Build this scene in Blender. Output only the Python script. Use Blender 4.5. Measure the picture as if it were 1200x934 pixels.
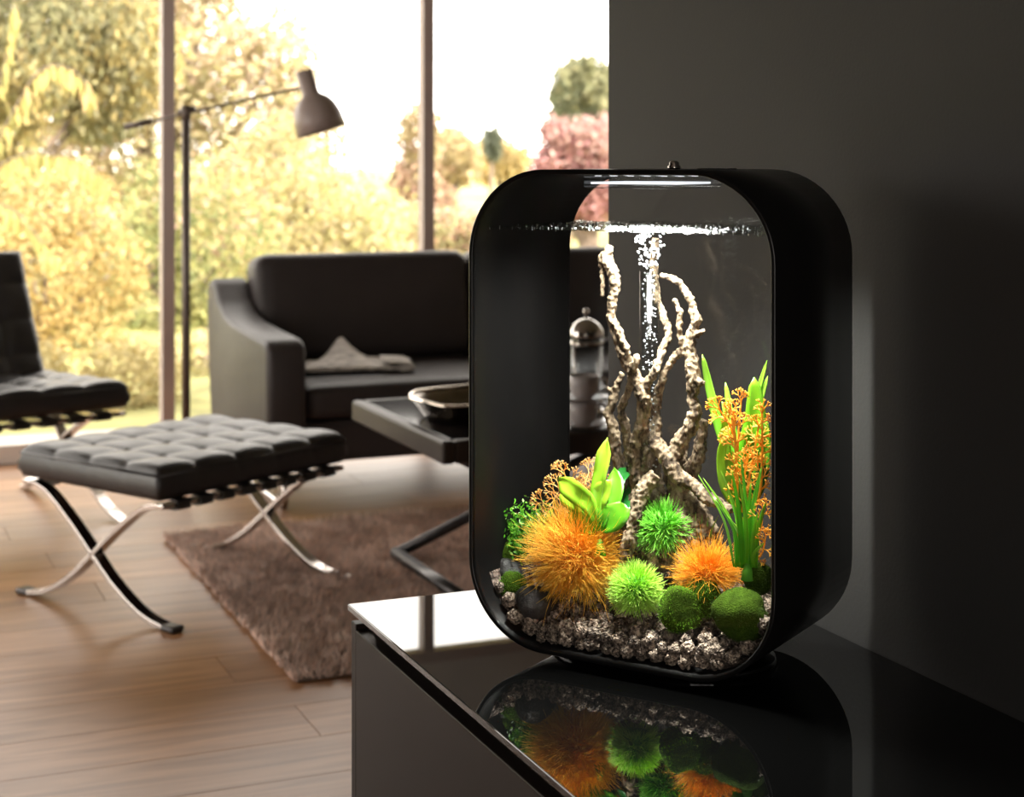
import bpy, bmesh, math, random
import numpy as np
from mathutils import Vector, Matrix, Euler, noise

for _o in list(bpy.data.objects):
    bpy.data.objects.remove(_o, do_unlink=True)
SC = bpy.context.scene
COL = SC.collection
PI = math.pi

# ------------------------------------------------------------------ camera
F_PX, HZ, HC = 1900.0, 187.0, 1.20          # focal length and horizon in 1200x934 pixels, eye height
AL = math.atan(805.0 / F_PX)                # yaw of the camera against the room
CA, SA = math.cos(AL), math.sin(AL)
cam_data = bpy.data.cameras.new('camera')
cam_data.sensor_width = 36.0
cam_data.sensor_fit = 'HORIZONTAL'
cam_data.lens = 36.0 * F_PX / 1200.0
cam_data.shift_y = -(467.0 - HZ) / 1200.0
cam_data.clip_start = 0.05
cam_data.clip_end = 400
cam_data.dof.use_dof = True
cam_data.dof.focus_distance = 1.98
cam_data.dof.aperture_fstop = 6.3
cam = bpy.data.objects.new('camera', cam_data)
COL.objects.link(cam)
cam.location = (0, 0, HC)
cam.rotation_euler = (PI / 2, 0, -AL)
SC.camera = cam

# ------------------------------------------------------------------ sky, sun, exposure
world = bpy.data.worlds.new('sky')
SC.world = world
world.use_nodes = True
_bg = world.node_tree.nodes['Background']
_bg.inputs['Color'].default_value = (1.0, 0.935, 0.85, 1)
_bg.inputs['Strength'].default_value = 6.0
sun_d = bpy.data.lights.new('sun', 'SUN')
sun_d.energy = 12.5
sun_d.color = (1.0, 0.9, 0.72)
sun_d.angle = math.radians(2)
sun = bpy.data.objects.new('sun', sun_d)
COL.objects.link(sun)
sun.rotation_euler = (math.radians(48), 0, math.radians(28))
SC.view_settings.view_transform = 'Standard'
SC.view_settings.look = 'None'
SC.view_settings.gamma = 1.0
SC.view_settings.use_curve_mapping = False
SC.view_settings.exposure = 0.0
cy = SC.cycles
cy.use_denoising = True
cy.max_bounces = 10
cy.diffuse_bounces = 5
cy.glossy_bounces = 5
cy.transparent_max_bounces = 32
cy.transmission_bounces = 6
cy.sample_clamp_indirect = 4.0
cy.caustics_reflective = False
cy.caustics_refractive = False


def portal(loc, rot, sx, sy):
    d = bpy.data.lights.new('window_portal', 'AREA')
    d.shape = 'RECTANGLE'
    d.size, d.size_y = sx, sy
    d.cycles.is_portal = True
    o = bpy.data.objects.new('window_portal', d)
    COL.objects.link(o)
    o.location = loc
    o.rotation_euler = rot


# room extents: x runs along the floor boards, y towards the garden window
WALL_X = 1.234      # dark partition face
WALL_Y = 2.49       # its free end
WIN_Y = 6.65        # inner face of the garden window
X0, X1, Y0 = -1.55, 5.0, -1.6
CEIL = 2.42
HEAD = 2.14         # window head height
portal((1.70, WIN_Y + 0.14, 1.07), (-PI / 2, 0, 0), 6.4, 2.1)
portal((X0 - 0.16, 4.8, 1.1), (0, -PI / 2, 0), 2.1, 2.2)

portal((-0.60, Y0 - 0.16, 1.1), (PI / 2, 0, 0), 1.7, 2.1)
# ------------------------------------------------------------------ helpers


def room(X, Y):                     # camera-aligned plan -> room plan
    return (CA * X + SA * Y, -SA * X + CA * Y)


def on_z(px, py, z):                # a photo pixel on a level plane
    d = (HC - z) * F_PX / (py - HZ)
    x, y = room((px - 600) / F_PX * d, d)
    return Vector((x, y, z))


def at(px, py, d):                  # a photo pixel at a distance
    x, y = room((px - 600) / F_PX * d, d)
    return Vector((x, y, HC - (py - HZ) * d / F_PX))


def smooth(me):
    me.polygons.foreach_set('use_smooth', [True] * len(me.polygons))


class MB:
    def __init__(s):
        s.v, s.f, s.c = [], [], []

    def add(s, vs, fs, col=None):
        o = len(s.v)
        s.v += [tuple(p) for p in vs]
        s.f += [tuple(i + o for i in f) for f in fs]
        if col is not None:
            s.c += [col] * len(vs)

    def box(s, lo, hi, M=None):
        vs = [Vector((x, y, z)) for z in (lo[2], hi[2]) for y in (lo[1], hi[1]) for x in (lo[0], hi[0])]
        if M is not None:
            vs = [M @ p for p in vs]
        s.add(vs, [(0, 2, 3, 1), (4, 5, 7, 6), (0, 1, 5, 4), (2, 6, 7, 3), (0, 4, 6, 2), (1, 3, 7, 5)])
        return s

    def tube(s, pts, rad, n=8, col=None, cap=True, flat=None):
        pts = [Vector(p) for p in pts]
        if not hasattr(rad, '__len__'):
            rad = [rad] * len(pts)
        vs, fs = [], []
        t0 = (pts[1] - pts[0]).normalized()
        a = Vector((0, 0, 1)) if abs(t0.z) < 0.9 else Vector((1, 0, 0))
        nrm = t0.cross(a).normalized()
        for i, p in enumerate(pts):
            t = (pts[min(i + 1, len(pts) - 1)] - pts[max(i - 1, 0)])
            if t.length < 1e-9:
                t = t0
            t.normalize()
            nrm = (nrm - t * nrm.dot(t))
            if nrm.length < 1e-6:
                nrm = t.orthogonal()
            nrm.normalize()
            b = t.cross(nrm)
            for k in range(n):
                an = 2 * PI * k / n
                vs.append(p + (nrm * math.cos(an) + b * math.sin(an) * (flat or 1)) * rad[i])
        for i in range(len(pts) - 1):
            for k in range(n):
                k2 = (k + 1) % n
                fs.append((i * n + k, i * n + k2, (i + 1) * n + k2, (i + 1) * n + k))
        if cap:
            fs.append(tuple(range(n - 1, -1, -1)))
            m = (len(pts) - 1) * n
            fs.append(tuple(range(m, m + n)))
        if isinstance(col, list):
            s.add(vs, fs)
            for cc_ in col:
                s.c += [cc_] * n
        else:
            s.add(vs, fs, col)
        return s

    def lathe(s, prof, n=32, M=None, sx=1, sy=1, fn=None):
        vs, fs = [], []
        for r, z in prof:
            for k in range(n):
                an = 2 * PI * k / n
                q = Vector((r * math.cos(an) * sx, r * math.sin(an) * sy, z))
                if fn:
                    q = fn(q, an)
                vs.append(M @ q if M is not None else q)
        for i in range(len(prof) - 1):
            for k in range(n):
                k2 = (k + 1) % n
                fs.append((i * n + k, i * n + k2, (i + 1) * n + k2, (i + 1) * n + k))
        if prof[0][0] > 1e-5:
            fs.append(tuple(range(n - 1, -1, -1)))
        if prof[-1][0] > 1e-5:
            m = (len(prof) - 1) * n
            fs.append(tuple(range(m, m + n)))
        s.add(vs, fs)
        return s

    def prism(s, poly, axis, a, b, M=None):     # extrude a 2-D outline along an axis
        n = len(poly)
        vs = []
        for t in (a, b):
            for p in poly:
                q = {'x': (t, p[0], p[1]), 'y': (p[0], t, p[1]), 'z': (p[0], p[1], t)}[axis]
                q = Vector(q)
                vs.append(M @ q if M is not None else q)
        fs = [(k, (k + 1) % n, n + (k + 1) % n, n + k) for k in range(n)]
        fs += [tuple(range(n - 1, -1, -1)), tuple(range(n, 2 * n))]
        s.add(vs, fs)
        return s

    def mesh(s, name, sm=False):
        me = bpy.data.meshes.new(name)
        me.from_pydata(s.v, [], s.f)
        if s.c:
            at_ = me.color_attributes.new('Col', 'FLOAT_COLOR', 'POINT')
            at_.data.foreach_set('color', np.array([(c[0], c[1], c[2], 1) for c in s.c], dtype=np.float32).ravel())
        if sm:
            smooth(me)
        bm = bmesh.new()
        bm.from_mesh(me)
        if len(bm.faces) < 60000:
            bmesh.ops.recalc_face_normals(bm, faces=bm.faces)
            bm.to_mesh(me)
        bm.free()
        return me

    def build(s, name, mat, parent=None, sm=False, bevel=0, seg=2, loc=None, rz=None, sub=0):
        o = bpy.data.objects.new(name, s.mesh(name, sm))
        COL.objects.link(o)
        o.data.materials.append(mat)
        if parent is not None:
            o.parent = parent
        if loc is not None:
            o.location = loc
        if rz is not None:
            o.rotation_euler = (0, 0, rz)
        if bevel:
            m = o.modifiers.new('bevel', 'BEVEL')
            m.width, m.segments, m.limit_method = bevel, seg, 'ANGLE'
            m.angle_limit = math.radians(35)
        if sub:
            m = o.modifiers.new('sub', 'SUBSURF')
            m.levels = m.render_levels = sub
        return o


def tag(o, label=None, cat=None, group=None, kind=None):
    if label:
        o['label'] = label
    if cat:
        o['category'] = cat
    if group:
        o['group'] = group
    if kind:
        o['kind'] = kind
    return o


def thing(name, label, cat, loc=(0, 0, 0), rz=0, group=None):
    o = bpy.data.objects.new(name, None)
    o.empty_display_size = 0.05
    COL.objects.link(o)
    o.location = loc
    o.rotation_euler = (0, 0, rz)
    return tag(o, label, cat, group)


def spline(pts, seg=8):
    P = []
    pts = [Vector(p) for p in pts]
    for k in range(len(pts) - 1):
        p0, p1, p2, p3 = pts[max(k - 1, 0)], pts[k], pts[k + 1], pts[min(k + 2, len(pts) - 1)]
        for s in range(seg):
            f = s / seg
            P.append(0.5 * ((2 * p1) + (p2 - p0) * f + (2 * p0 - 5 * p1 + 4 * p2 - p3) * f * f + (3 * p1 - p0 - 3 * p2 + p3) * f ** 3))
    P.append(pts[-1])
    return P


def struct(name, mb, mat, label=None, **k):
    o = mb.build(name, mat, **k)
    tag(o, label, None, None, 'structure')
    return o


def copy_tree(o, parent=None):
    c = o.copy()
    COL.objects.link(c)
    if parent is not None:
        c.parent = parent
    for ch in list(o.children):
        copy_tree(ch, c)
    return c


# ------------------------------------------------------------------ materials


class N:
    def __init__(s, name):
        s.m = bpy.data.materials.new(name)
        s.m.use_nodes = True
        s.t = s.m.node_tree
        s.p = s.t.nodes['Principled BSDF']
        s.out = s.t.nodes['Material Output']

    def n(s, typ, **kw):
        x = s.t.nodes.new(typ)
        for k, v in kw.items():
            if k in x.inputs.keys():
                x.inputs[k].default_value = v
            else:
                setattr(x, k, v)
        return x

    def l(s, a, b):
        s.t.links.new(a, b)

    def set(s, **kw):
        for k, v in kw.items():
            s.p.inputs[k.replace('_', ' ')].default_value = v
        return s


def rgb(c):
    return (c[0], c[1], c[2], 1)


def mat(name, col, rough=0.5, metal=0, var=0.15, scale=20, bump=0, bscale=None, spec=None, coat=0, stretch=None, sheen=0):
    b = N(name)
    b.set(Roughness=rough, Metallic=metal)
    if spec is not None:
        b.p.inputs['Specular IOR Level'].default_value = spec
    if coat:
        b.p.inputs['Coat Weight'].default_value = coat
        b.p.inputs['Coat Roughness'].default_value = 0.05
    if sheen:
        b.p.inputs['Sheen Weight'].default_value = sheen
        b.p.inputs['Sheen Roughness'].default_value = 0.5
    tc = b.n('ShaderNodeTexCoord')
    src = tc.outputs['Object']
    if stretch:
        mp = b.n('ShaderNodeMapping')
        mp.inputs['Scale'].default_value = stretch
        b.l(src, mp.inputs['Vector'])
        src = mp.outputs['Vector']
    nz = b.n('ShaderNodeTexNoise', Scale=scale, Detail=5.0)
    b.l(src, nz.inputs['Vector'])
    rp = b.n('ShaderNodeValToRGB')
    rp.color_ramp.elements[0].position = 0.3
    rp.color_ramp.elements[1].position = 0.7
    rp.color_ramp.elements[0].color = rgb([c * (1 - var) for c in col])
    rp.color_ramp.elements[1].color = rgb([min(1, c * (1 + var)) for c in col])
    b.l(nz.outputs['Fac'], rp.inputs['Fac'])
    b.l(rp.outputs['Color'], b.p.inputs['Base Color'])
    if bump:
        n2 = b.n('ShaderNodeTexNoise', Scale=bscale or scale * 4, Detail=6.0)
        b.l(src, n2.inputs['Vector'])
        bp = b.n('ShaderNodeBump', Strength=bump, Distance=0.01)
        b.l(n2.outputs['Fac'], bp.inputs['Height'])
        b.l(bp.outputs['Normal'], b.p.inputs['Normal'])
    return b.m


def glass_mat(name, ior=1.45, tint=(1, 1, 1), rough=0.0, bump=0, bscale=60):
    b = N(name)
    tr = b.n('ShaderNodeBsdfTransparent')
    tr.inputs['Color'].default_value = rgb(tint)
    gl = b.n('ShaderNodeBsdfGlossy', Roughness=rough)
    fr = b.n('ShaderNodeFresnel')
    ge = b.n('ShaderNodeNewGeometry')
    iv = b.n('ShaderNodeMapRange')
    iv.inputs['To Min'].default_value = ior
    iv.inputs['To Max'].default_value = 1.0 / ior
    b.l(ge.outputs['Backfacing'], iv.inputs['Value'])
    b.l(iv.outputs['Result'], fr.inputs['IOR'])
    mx = b.n('ShaderNodeMixShader')
    if bump:
        nz = b.n('ShaderNodeTexNoise', Scale=bscale, Detail=3.0)
        tc = b.n('ShaderNodeTexCoord')
        b.l(tc.outputs['Object'], nz.inputs['Vector'])
        bp = b.n('ShaderNodeBump', Strength=bump, Distance=0.004)
        b.l(nz.outputs['Fac'], bp.inputs['Height'])
        b.l(bp.outputs['Normal'], gl.inputs['Normal'])
        b.l(bp.outputs['Normal'], fr.inputs['Normal'])
    b.l(fr.outputs['Fac'], mx.inputs['Fac'])
    b.l(tr.outputs['BSDF'], mx.inputs[1])
    b.l(gl.outputs['BSDF'], mx.inputs[2])
    b.l(mx.outputs['Shader'], b.out.inputs['Surface'])
    return b.m


def leaf_mat(name, trans=0.35, rough=0.45, spec=0.4, vein=0):
    b = N(name)
    b.set(Roughness=rough)
    b.p.inputs['Specular IOR Level'].default_value = spec
    ca = b.n('ShaderNodeVertexColor')
    ca.layer_name = 'Col'
    nz = b.n('ShaderNodeTexNoise', Scale=40.0)
    tc = b.n('ShaderNodeTexCoord')
    b.l(tc.outputs['Object'], nz.inputs['Vector'])
    hs = b.n('ShaderNodeHueSaturation')
    mr = b.n('ShaderNodeMapRange')
    mr.inputs['To Min'].default_value = 0.8
    mr.inputs['To Max'].default_value = 1.2
    b.l(nz.outputs['Fac'], mr.inputs['Value'])
    b.l(mr.outputs['Result'], hs.inputs['Value'])
    b.l(ca.outputs['Color'], hs.inputs['Color'])
    b.l(hs.outputs['Color'], b.p.inputs['Base Color'])
    tl = b.n('ShaderNodeBsdfTranslucent')
    b.l(hs.outputs['Color'], tl.inputs['Color'])
    mx = b.n('ShaderNodeMixShader', Fac=trans)
    b.l(b.p.outputs['BSDF'], mx.inputs[1])
    b.l(tl.outputs['BSDF'], mx.inputs[2])
    b.l(mx.outputs['Shader'], b.out.inputs['Surface'])
    return b.m


def wood_floor_mat():
    b = N('oak_plank')
    b.set(Roughness=0.38)
    tc = b.n('ShaderNodeTexCoord')
    oi = b.n('ShaderNodeObjectInfo')
    mp = b.n('ShaderNodeMapping')
    mp.inputs['Scale'].default_value = (0.9, 9, 9)
    b.l(tc.outputs['Object'], mp.inputs['Vector'])
    va = b.n('ShaderNodeVectorMath', operation='ADD')
    ml = b.n('ShaderNodeMath', operation='MULTIPLY')
    ml.inputs[1].default_value = 37.0
    b.l(oi.outputs['Random'], ml.inputs[0])
    b.l(mp.outputs['Vector'], va.inputs[0])
    b.l(ml.outputs['Value'], va.inputs[1])
    nz = b.n('ShaderNodeTexNoise', Scale=2.2, Detail=8.0, Distortion=1.2)
    b.l(va.outputs['Vector'], nz.inputs['Vector'])
    rp = b.n('ShaderNodeValToRGB')
    rp.color_ramp.elements[0].position = 0.28
    rp.color_ramp.elements[1].position = 0.75
    rp.color_ramp.elements[0].color = (0.23, 0.105, 0.044, 1)
    rp.color_ramp.elements[1].color = (0.44, 0.225, 0.105, 1)
    b.l(nz.outputs['Fac'], rp.inputs['Fac'])
    hs = b.n('ShaderNodeHueSaturation')
    mr = b.n('ShaderNodeMapRange')
    mr.inputs['To Min'].default_value = 0.8
    mr.inputs['To Max'].default_value = 1.15
    b.l(oi.outputs['Random'], mr.inputs['Value'])
    b.l(mr.outputs['Result'], hs.inputs['Value'])
    b.l(rp.outputs['Color'], hs.inputs['Color'])
    b.l(hs.outputs['Color'], b.p.inputs['Base Color'])
    bp = b.n('ShaderNodeBump', Strength=0.08, Distance=0.004)
    b.l(nz.outputs['Fac'], bp.inputs['Height'])
    b.l(bp.outputs['Normal'], b.p.inputs['Normal'])
    return b.m


def paper_mat():
    b = N('newsprint')
    b.set(Roughness=0.9)
    tc = b.n('ShaderNodeTexCoord')
    mp = b.n('ShaderNodeMapping')
    mp.inputs['Scale'].default_value = (26, 110, 26)
    b.l(tc.outputs['Object'], mp.inputs['Vector'])
    nz = b.n('ShaderNodeTexNoise', Scale=1.0, Detail=2.0)
    b.l(mp.outputs['Vector'], nz.inputs['Vector'])
    rp = b.n('ShaderNodeValToRGB')
    rp.color_ramp.elements[0].position = 0.40
    rp.color_ramp.elements[1].position = 0.56
    rp.color_ramp.elements[0].color = (0.30, 0.27, 0.25, 1)
    rp.color_ramp.elements[1].color = (0.68, 0.63, 0.58, 1)
    b.l(nz.outputs['Fac'], rp.inputs['Fac'])
    b.l(rp.outputs['Color'], b.p.inputs['Base Color'])
    return b.m


def pored_mat(name, c0, c1, scale, bump, rough=0.85):
    b = N(name)
    b.set(Roughness=rough)
    tc = b.n('ShaderNodeTexCoord')
    oi = b.n('ShaderNodeObjectInfo')
    nz = b.n('ShaderNodeTexNoise', Scale=scale, Detail=5.0)
    b.l(tc.outputs['Object'], nz.inputs['Vector'])
    rp = b.n('ShaderNodeValToRGB')
    rp.color_ramp.elements[0].position = 0.36
    rp.color_ramp.elements[1].position = 0.66
    rp.color_ramp.elements[0].color = rgb(c0)
    rp.color_ramp.elements[1].color = rgb(c1)
    b.l(nz.outputs['Fac'], rp.inputs['Fac'])
    hs = b.n('ShaderNodeHueSaturation')
    mr = b.n('ShaderNodeMapRange')
    mr.inputs['To Min'].default_value = 0.65
    mr.inputs['To Max'].default_value = 1.3
    b.l(oi.outputs['Random'], mr.inputs['Value'])
    b.l(mr.outputs['Result'], hs.inputs['Value'])
    b.l(rp.outputs['Color'], hs.inputs['Color'])
    b.l(hs.outputs['Color'], b.p.inputs['Base Color'])
    vo = b.n('ShaderNodeTexVoronoi', Scale=scale * 1.6)
    b.l(tc.outputs['Object'], vo.inputs['Vector'])
    bp = b.n('ShaderNodeBump', Strength=bump, Distance=0.004)
    b.l(vo.outputs['Distance'], bp.inputs['Height'])
    b.l(bp.outputs['Normal'], b.p.inputs['Normal'])
    return b.m


def bark_mat():
    b = N('driftwood')
    b.set(Roughness=0.85)
    b.p.inputs['Specular IOR Level'].default_value = 0.25
    tc = b.n('ShaderNodeTexCoord')
    mp = b.n('ShaderNodeMapping')
    mp.inputs['Scale'].default_value = (1, 1, 0.35)
    b.l(tc.outputs['Object'], mp.inputs['Vector'])
    nz = b.n('ShaderNodeTexNoise', Scale=95.0, Detail=6.0, Roughness=0.65)
    b.l(mp.outputs['Vector'], nz.inputs['Vector'])
    rp = b.n('ShaderNodeValToRGB')
    e = rp.color_ramp.elements
    e[0].position, e[0].color = 0.39, (0.035, 0.023, 0.014, 1)
    e[1].position, e[1].color = 0.66, (0.34, 0.265, 0.18, 1)
    x = e.new(0.5)
    x.color = (0.17, 0.122, 0.078, 1)
    b.l(nz.outputs['Fac'], rp.inputs['Fac'])
    b.l(rp.outputs['Color'], b.p.inputs['Base Color'])
    bp = b.n('ShaderNodeBump', Strength=0.9, Distance=0.004)
    b.l(nz.outputs['Fac'], bp.inputs['Height'])
    b.l(bp.outputs['Normal'], b.p.inputs['Normal'])
    return b.m


def emit_mat(name, col, s):
    b = N(name)
    b.p.inputs['Emission Color'].default_value = rgb(col)
    b.p.inputs['Emission Strength'].default_value = s
    return b.m


M_WALL = mat('charcoal_wall_paint', (0.022, 0.021, 0.0203), 0.75, var=0.06, scale=3, bump=0.05, bscale=180)
M_PLASTER = mat('warm_white_plaster', (0.55, 0.50, 0.46), 0.85, var=0.05, scale=3, bump=0.05, bscale=120)
M_CEIL = mat('ceiling_paint', (0.22, 0.205, 0.19), 0.9, var=0.04, scale=3)
M_PLANK = wood_floor_mat()
M_SUBFLOOR = mat('dark_subfloor', (0.05, 0.03, 0.02), 0.9)
M_ALU = mat('taupe_window_frame', (0.44, 0.35, 0.32), 0.5, var=0.05, scale=5)
M_ALU_L = mat('pale_window_sill', (0.62, 0.55, 0.50), 0.5, var=0.05, scale=5)
M_WGLASS = glass_mat('window_glass', 1.25)
M_LEATHER = mat('black_leather', (0.016, 0.014, 0.014), 0.36, var=0.25, scale=14, bump=0.15, bscale=260)
M_SOFA = mat('anthracite_sofa_leather', (0.036, 0.0285, 0.0275), 0.48, var=0.12, scale=6, bump=0.10, bscale=300, spec=0.3)
M_CHROME = mat('chrome', (0.50, 0.46, 0.43), 0.12, 1.0, var=0.05, scale=10)
M_DARKSTEEL = mat('dark_steel', (0.06, 0.055, 0.055), 0.35, 0.7, var=0.1, scale=10)
M_TABLE = mat('black_lacquer', (0.012, 0.010, 0.010), 0.10, var=0.15, scale=8)
M_TABLE_EDGE = mat('dark_brown_table_edge', (0.045, 0.034, 0.028), 0.45, var=0.12, scale=8, spec=0.25)
M_SILVER = mat('silver_dish', (0.75, 0.66, 0.56), 0.16, 1.0, var=0.08, scale=12, bump=0.2, bscale=18)
M_DARKSILVER = mat('tarnished_silver', (0.20, 0.17, 0.14), 0.18, 1.0, var=0.3, scale=12)
M_RUG = mat('taupe_rug_backing', (0.20, 0.145, 0.115), 0.95, var=0.2, scale=30)
M_PILE = leaf_mat('taupe_rug_pile', 0.42, 0.9, 0.05)
M_PAPER = paper_mat()
M_LAMP = mat('taupe_lamp_enamel', (0.30, 0.235, 0.215), 0.42, var=0.05, scale=10)
M_LAMP_IN = mat('white_shade_lining', (0.6, 0.57, 0.53), 0.6, var=0.03)
M_LAMP_POST = mat('dark_bronze_post', (0.13, 0.10, 0.085), 0.45, 0.3, var=0.1)
M_BLACKGLASS = mat('black_glass_top', (0.004, 0.004, 0.004), 0.012, var=0.1, scale=2, coat=0.0, spec=0.62)
M_CABINET = mat('black_brown_gloss_front', (0.014, 0.009, 0.007), 0.38, var=0.15, scale=3, spec=0.07)
M_CAB_GAP = mat('matt_black_recess', (0.006, 0.005, 0.005), 0.8, var=0.1)
M_TANK = mat('satin_black_acrylic', (0.0045, 0.0042, 0.0042), 0.28, var=0.1, scale=10, spec=0.22)
M_TANKGLASS = glass_mat('tank_acrylic', 1.38)
M_CLEAR = glass_mat('clear_plastic', 1.5, (0.93, 0.95, 0.96), 0.02)
M_TUBE = glass_mat('acrylic_under_water', 1.2, (0.96, 0.97, 0.97), 0.05)
M_FOOT = glass_mat('smoked_clear_foot', 1.55, (0.12, 0.12, 0.13), 0.03)
M_WATER = glass_mat('water_surface', 1.33, (0.97, 1.0, 0.98), 0.0, 1.0, 130)
M_BUBBLE = N('air_bubble').set(Roughness=0.1, Base_Color=(0.36, 0.37, 0.39, 1)).m
M_BUBBLE.node_tree.nodes['Principled BSDF'].inputs['Specular IOR Level'].default_value = 0.9
M_LED = emit_mat('led_chip', (0.93, 0.94, 1.0), 1.1)
M_BARK = bark_mat()
M_GRAVEL = pored_mat('ceramic_gravel', (0.035, 0.020, 0.013), (0.50, 0.385, 0.295), 1.9, 1.0)
M_BED = pored_mat('gravel_bed_shadowed', (0.02, 0.014, 0.011), (0.14, 0.10, 0.08), 120, 1.0)  # darkened gravel colours, shade under the stones put into the material
M_PEBBLE = mat('black_pebble', (0.022, 0.020, 0.019), 0.5, var=0.3, scale=60, bump=0.3, bscale=200)
M_MOSS = mat('moss_green_flock', (0.038, 0.072, 0.006), 0.95, spec=0.05, var=0.35, scale=120, bump=0.6, bscale=500)
M_FIBRE = leaf_mat('plant_fibre', 0.45, 0.5, 0.2)
M_LEAF = leaf_mat('plastic_leaf', 0.35, 0.3, 0.5)
M_GARDEN = leaf_mat('garden_leaf', 0.4, 0.6, 0.3)
M_TRUNK = mat('grey_brown_bark', (0.16, 0.12, 0.10), 0.9, var=0.4, scale=14, bump=0.6, bscale=60)
M_LAWN = mat('lawn', (0.26, 0.25, 0.09), 0.95, var=0.35, scale=3)
M_PATIO = mat('pale_patio_stone', (0.42, 0.38, 0.32), 0.85, var=0.12, scale=6, bump=0.2, bscale=40)
M_CHINA = mat('grey_stoneware', (0.42, 0.38, 0.37), 0.3, var=0.08, scale=12)
M_COFFEE = mat('black_coffee', (0.02, 0.010, 0.006), 0.1, var=0.1)

# ------------------------------------------------------------------ the setting
m = MB().box((X0 - 0.3, Y0 - 0.3, -0.16), (X1 + 0.3, WIN_Y + 0.2, -0.012))
floor = struct('floor', m, M_SUBFLOOR, 'warm brown oak plank floor')
PW, PL = 0.205, 1.38
_pm = MB().box((0, 0, -0.012), (PL - 0.002, PW - 0.0022, 0)).mesh('plank')
_pm.materials.append(M_PLANK)
random.seed(4)
row0 = 3.265 - PW * int((3.265 - Y0) / PW)
r = 0
while row0 + r * PW < WIN_Y - 0.02:
    y = row0 + r * PW
    k = round((y - 3.265) / PW)
    ph = 0.952 + (0 if k == 0 else ((k * 0.47) % 1.0) * PL)
    x = ph - PL * math.ceil((ph - X0) / PL)
    while x < X1:
        a, b = max(x, X0), min(x + PL, X1)
        if b - a > 0.03:
            o = bpy.data.objects.new('plank', _pm)
            COL.objects.link(o)
            o.parent = floor
            o.location = (a, y, 0)
            o.scale = ((b - a) / PL, min(1, (WIN_Y - y) / PW), 1)
        x += PL
    r += 1

struct('ceiling', MB().box((X0 - 0.3, Y0 - 0.3, CEIL), (X1 + 0.3, WIN_Y + 0.25, CEIL + 0.2)), M_CEIL, 'plain ceiling')
struct('wall_partition', MB().box((WALL_X, Y0, 0), (WALL_X + 0.14, WALL_Y, CEIL)), M_WALL, 'charcoal painted wall behind the aquarium')
struct('wall_front', MB().box((X0 - 0.15, Y0 - 0.15, 0), (-1.45, Y0, CEIL)).box((0.25, Y0 - 0.15, 0), (X1 + 0.15, Y0, CEIL)).box((-1.45, Y0 - 0.15, HEAD), (0.25, Y0, CEIL)), M_WALL, 'charcoal wall')
struct('wall_right', MB().box((X1, Y0, 0), (X1 + 0.15, WIN_Y + 0.15, CEIL)), M_PLASTER, 'plain wall')
m = MB().box((X0 - 0.15, Y0, 0), (X0, 3.7, CEIL)).box((X0 - 0.15, 3.7, HEAD), (X0, 5.9, CEIL)).box((X0 - 0.15, 5.9, 0), (X0, WIN_Y + 0.15, CEIL))
struct('wall_left', m, M_WALL, 'charcoal wall with an opening for the added fill window')
struct('wall_back', MB().box((X0 - 0.15, WIN_Y, HEAD), (X1 + 0.15, WIN_Y + 0.18, CEIL)), M_PLASTER, 'wall over the garden window')


def window(name, label, p0, along, posts, head, depth=0.07):
    """floor-to-ceiling window: frame with posts, head, sill and one pane between posts"""
    dx, dy = along
    root = bpy.data.objects.new(name, None)
    COL.objects.link(root)
    root.location = (p0[0], p0[1], 0)
    root.rotation_euler = (0, 0, math.atan2(dy, dx))
    tag(root, label, None, None, 'structure')
    a, b = posts[0], posts[-1]
    MB().box((a - 0.04, 0, 0.0), (b + 0.04, depth, 0.075)).build('window_sill', M_ALU_L, root, bevel=0.006)
    MB().box((a - 0.04, 0, head - 0.05), (b + 0.04, depth, head)).build('window_head', M_ALU, root, bevel=0.004)
    for q in posts:
        MB().box((q - 0.026, 0, 0.075), (q + 0.026, depth, head - 0.05)).build('mullion', M_ALU, root, bevel=0.004)
    for q, w in zip(posts[:-1], posts[1:]):
        MB().box((q + 0.026, depth * 0.55, 0.075), (w - 0.026, depth * 0.55 + 0.012, head - 0.05)).build('pane', M_WGLASS, root)
    return root


window('window_1', 'floor-to-ceiling garden window with slim taupe mullions', (0, WIN_Y), (1, 0),
       [-0.967 - 0.55, 0.163, 1.294, 2.425, 3.556, 4.687], HEAD)
window('fill_window_rear', 'unseen window added behind the camera for fill light', (-1.45, Y0 - 0.1), (1, 0), [0.04, 0.85, 1.66], HEAD)  # out of view, added to fill the shadows from the camera side
window('fill_window_side', 'unseen side window added for fill light', (X0, 3.7), (0, 1), [0.04, 1.1, 2.16], HEAD)  # out of view, added to brighten the room from the left

# ------------------------------------------------------------------ cabinet
CT = 0.572                                  # cabinet top height
CX0, CY0, CY1 = 0.684, 0.55, 2.20
cab = thing('sideboard', 'black gloss sideboard with a mirror-like glass top against the dark wall', 'sideboard', ((CX0 + WALL_X) / 2, 1.4, 0))
cx = (CX0 + WALL_X) / 2


def cb(name, lo, hi, mt, bevel=0.0015):
    o = MB().box((lo[0] - cx, lo[1] - 1.4, lo[2]), (hi[0] - cx, hi[1] - 1.4, hi[2])).build(name, mt, cab, bevel=bevel)
    return o


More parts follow.
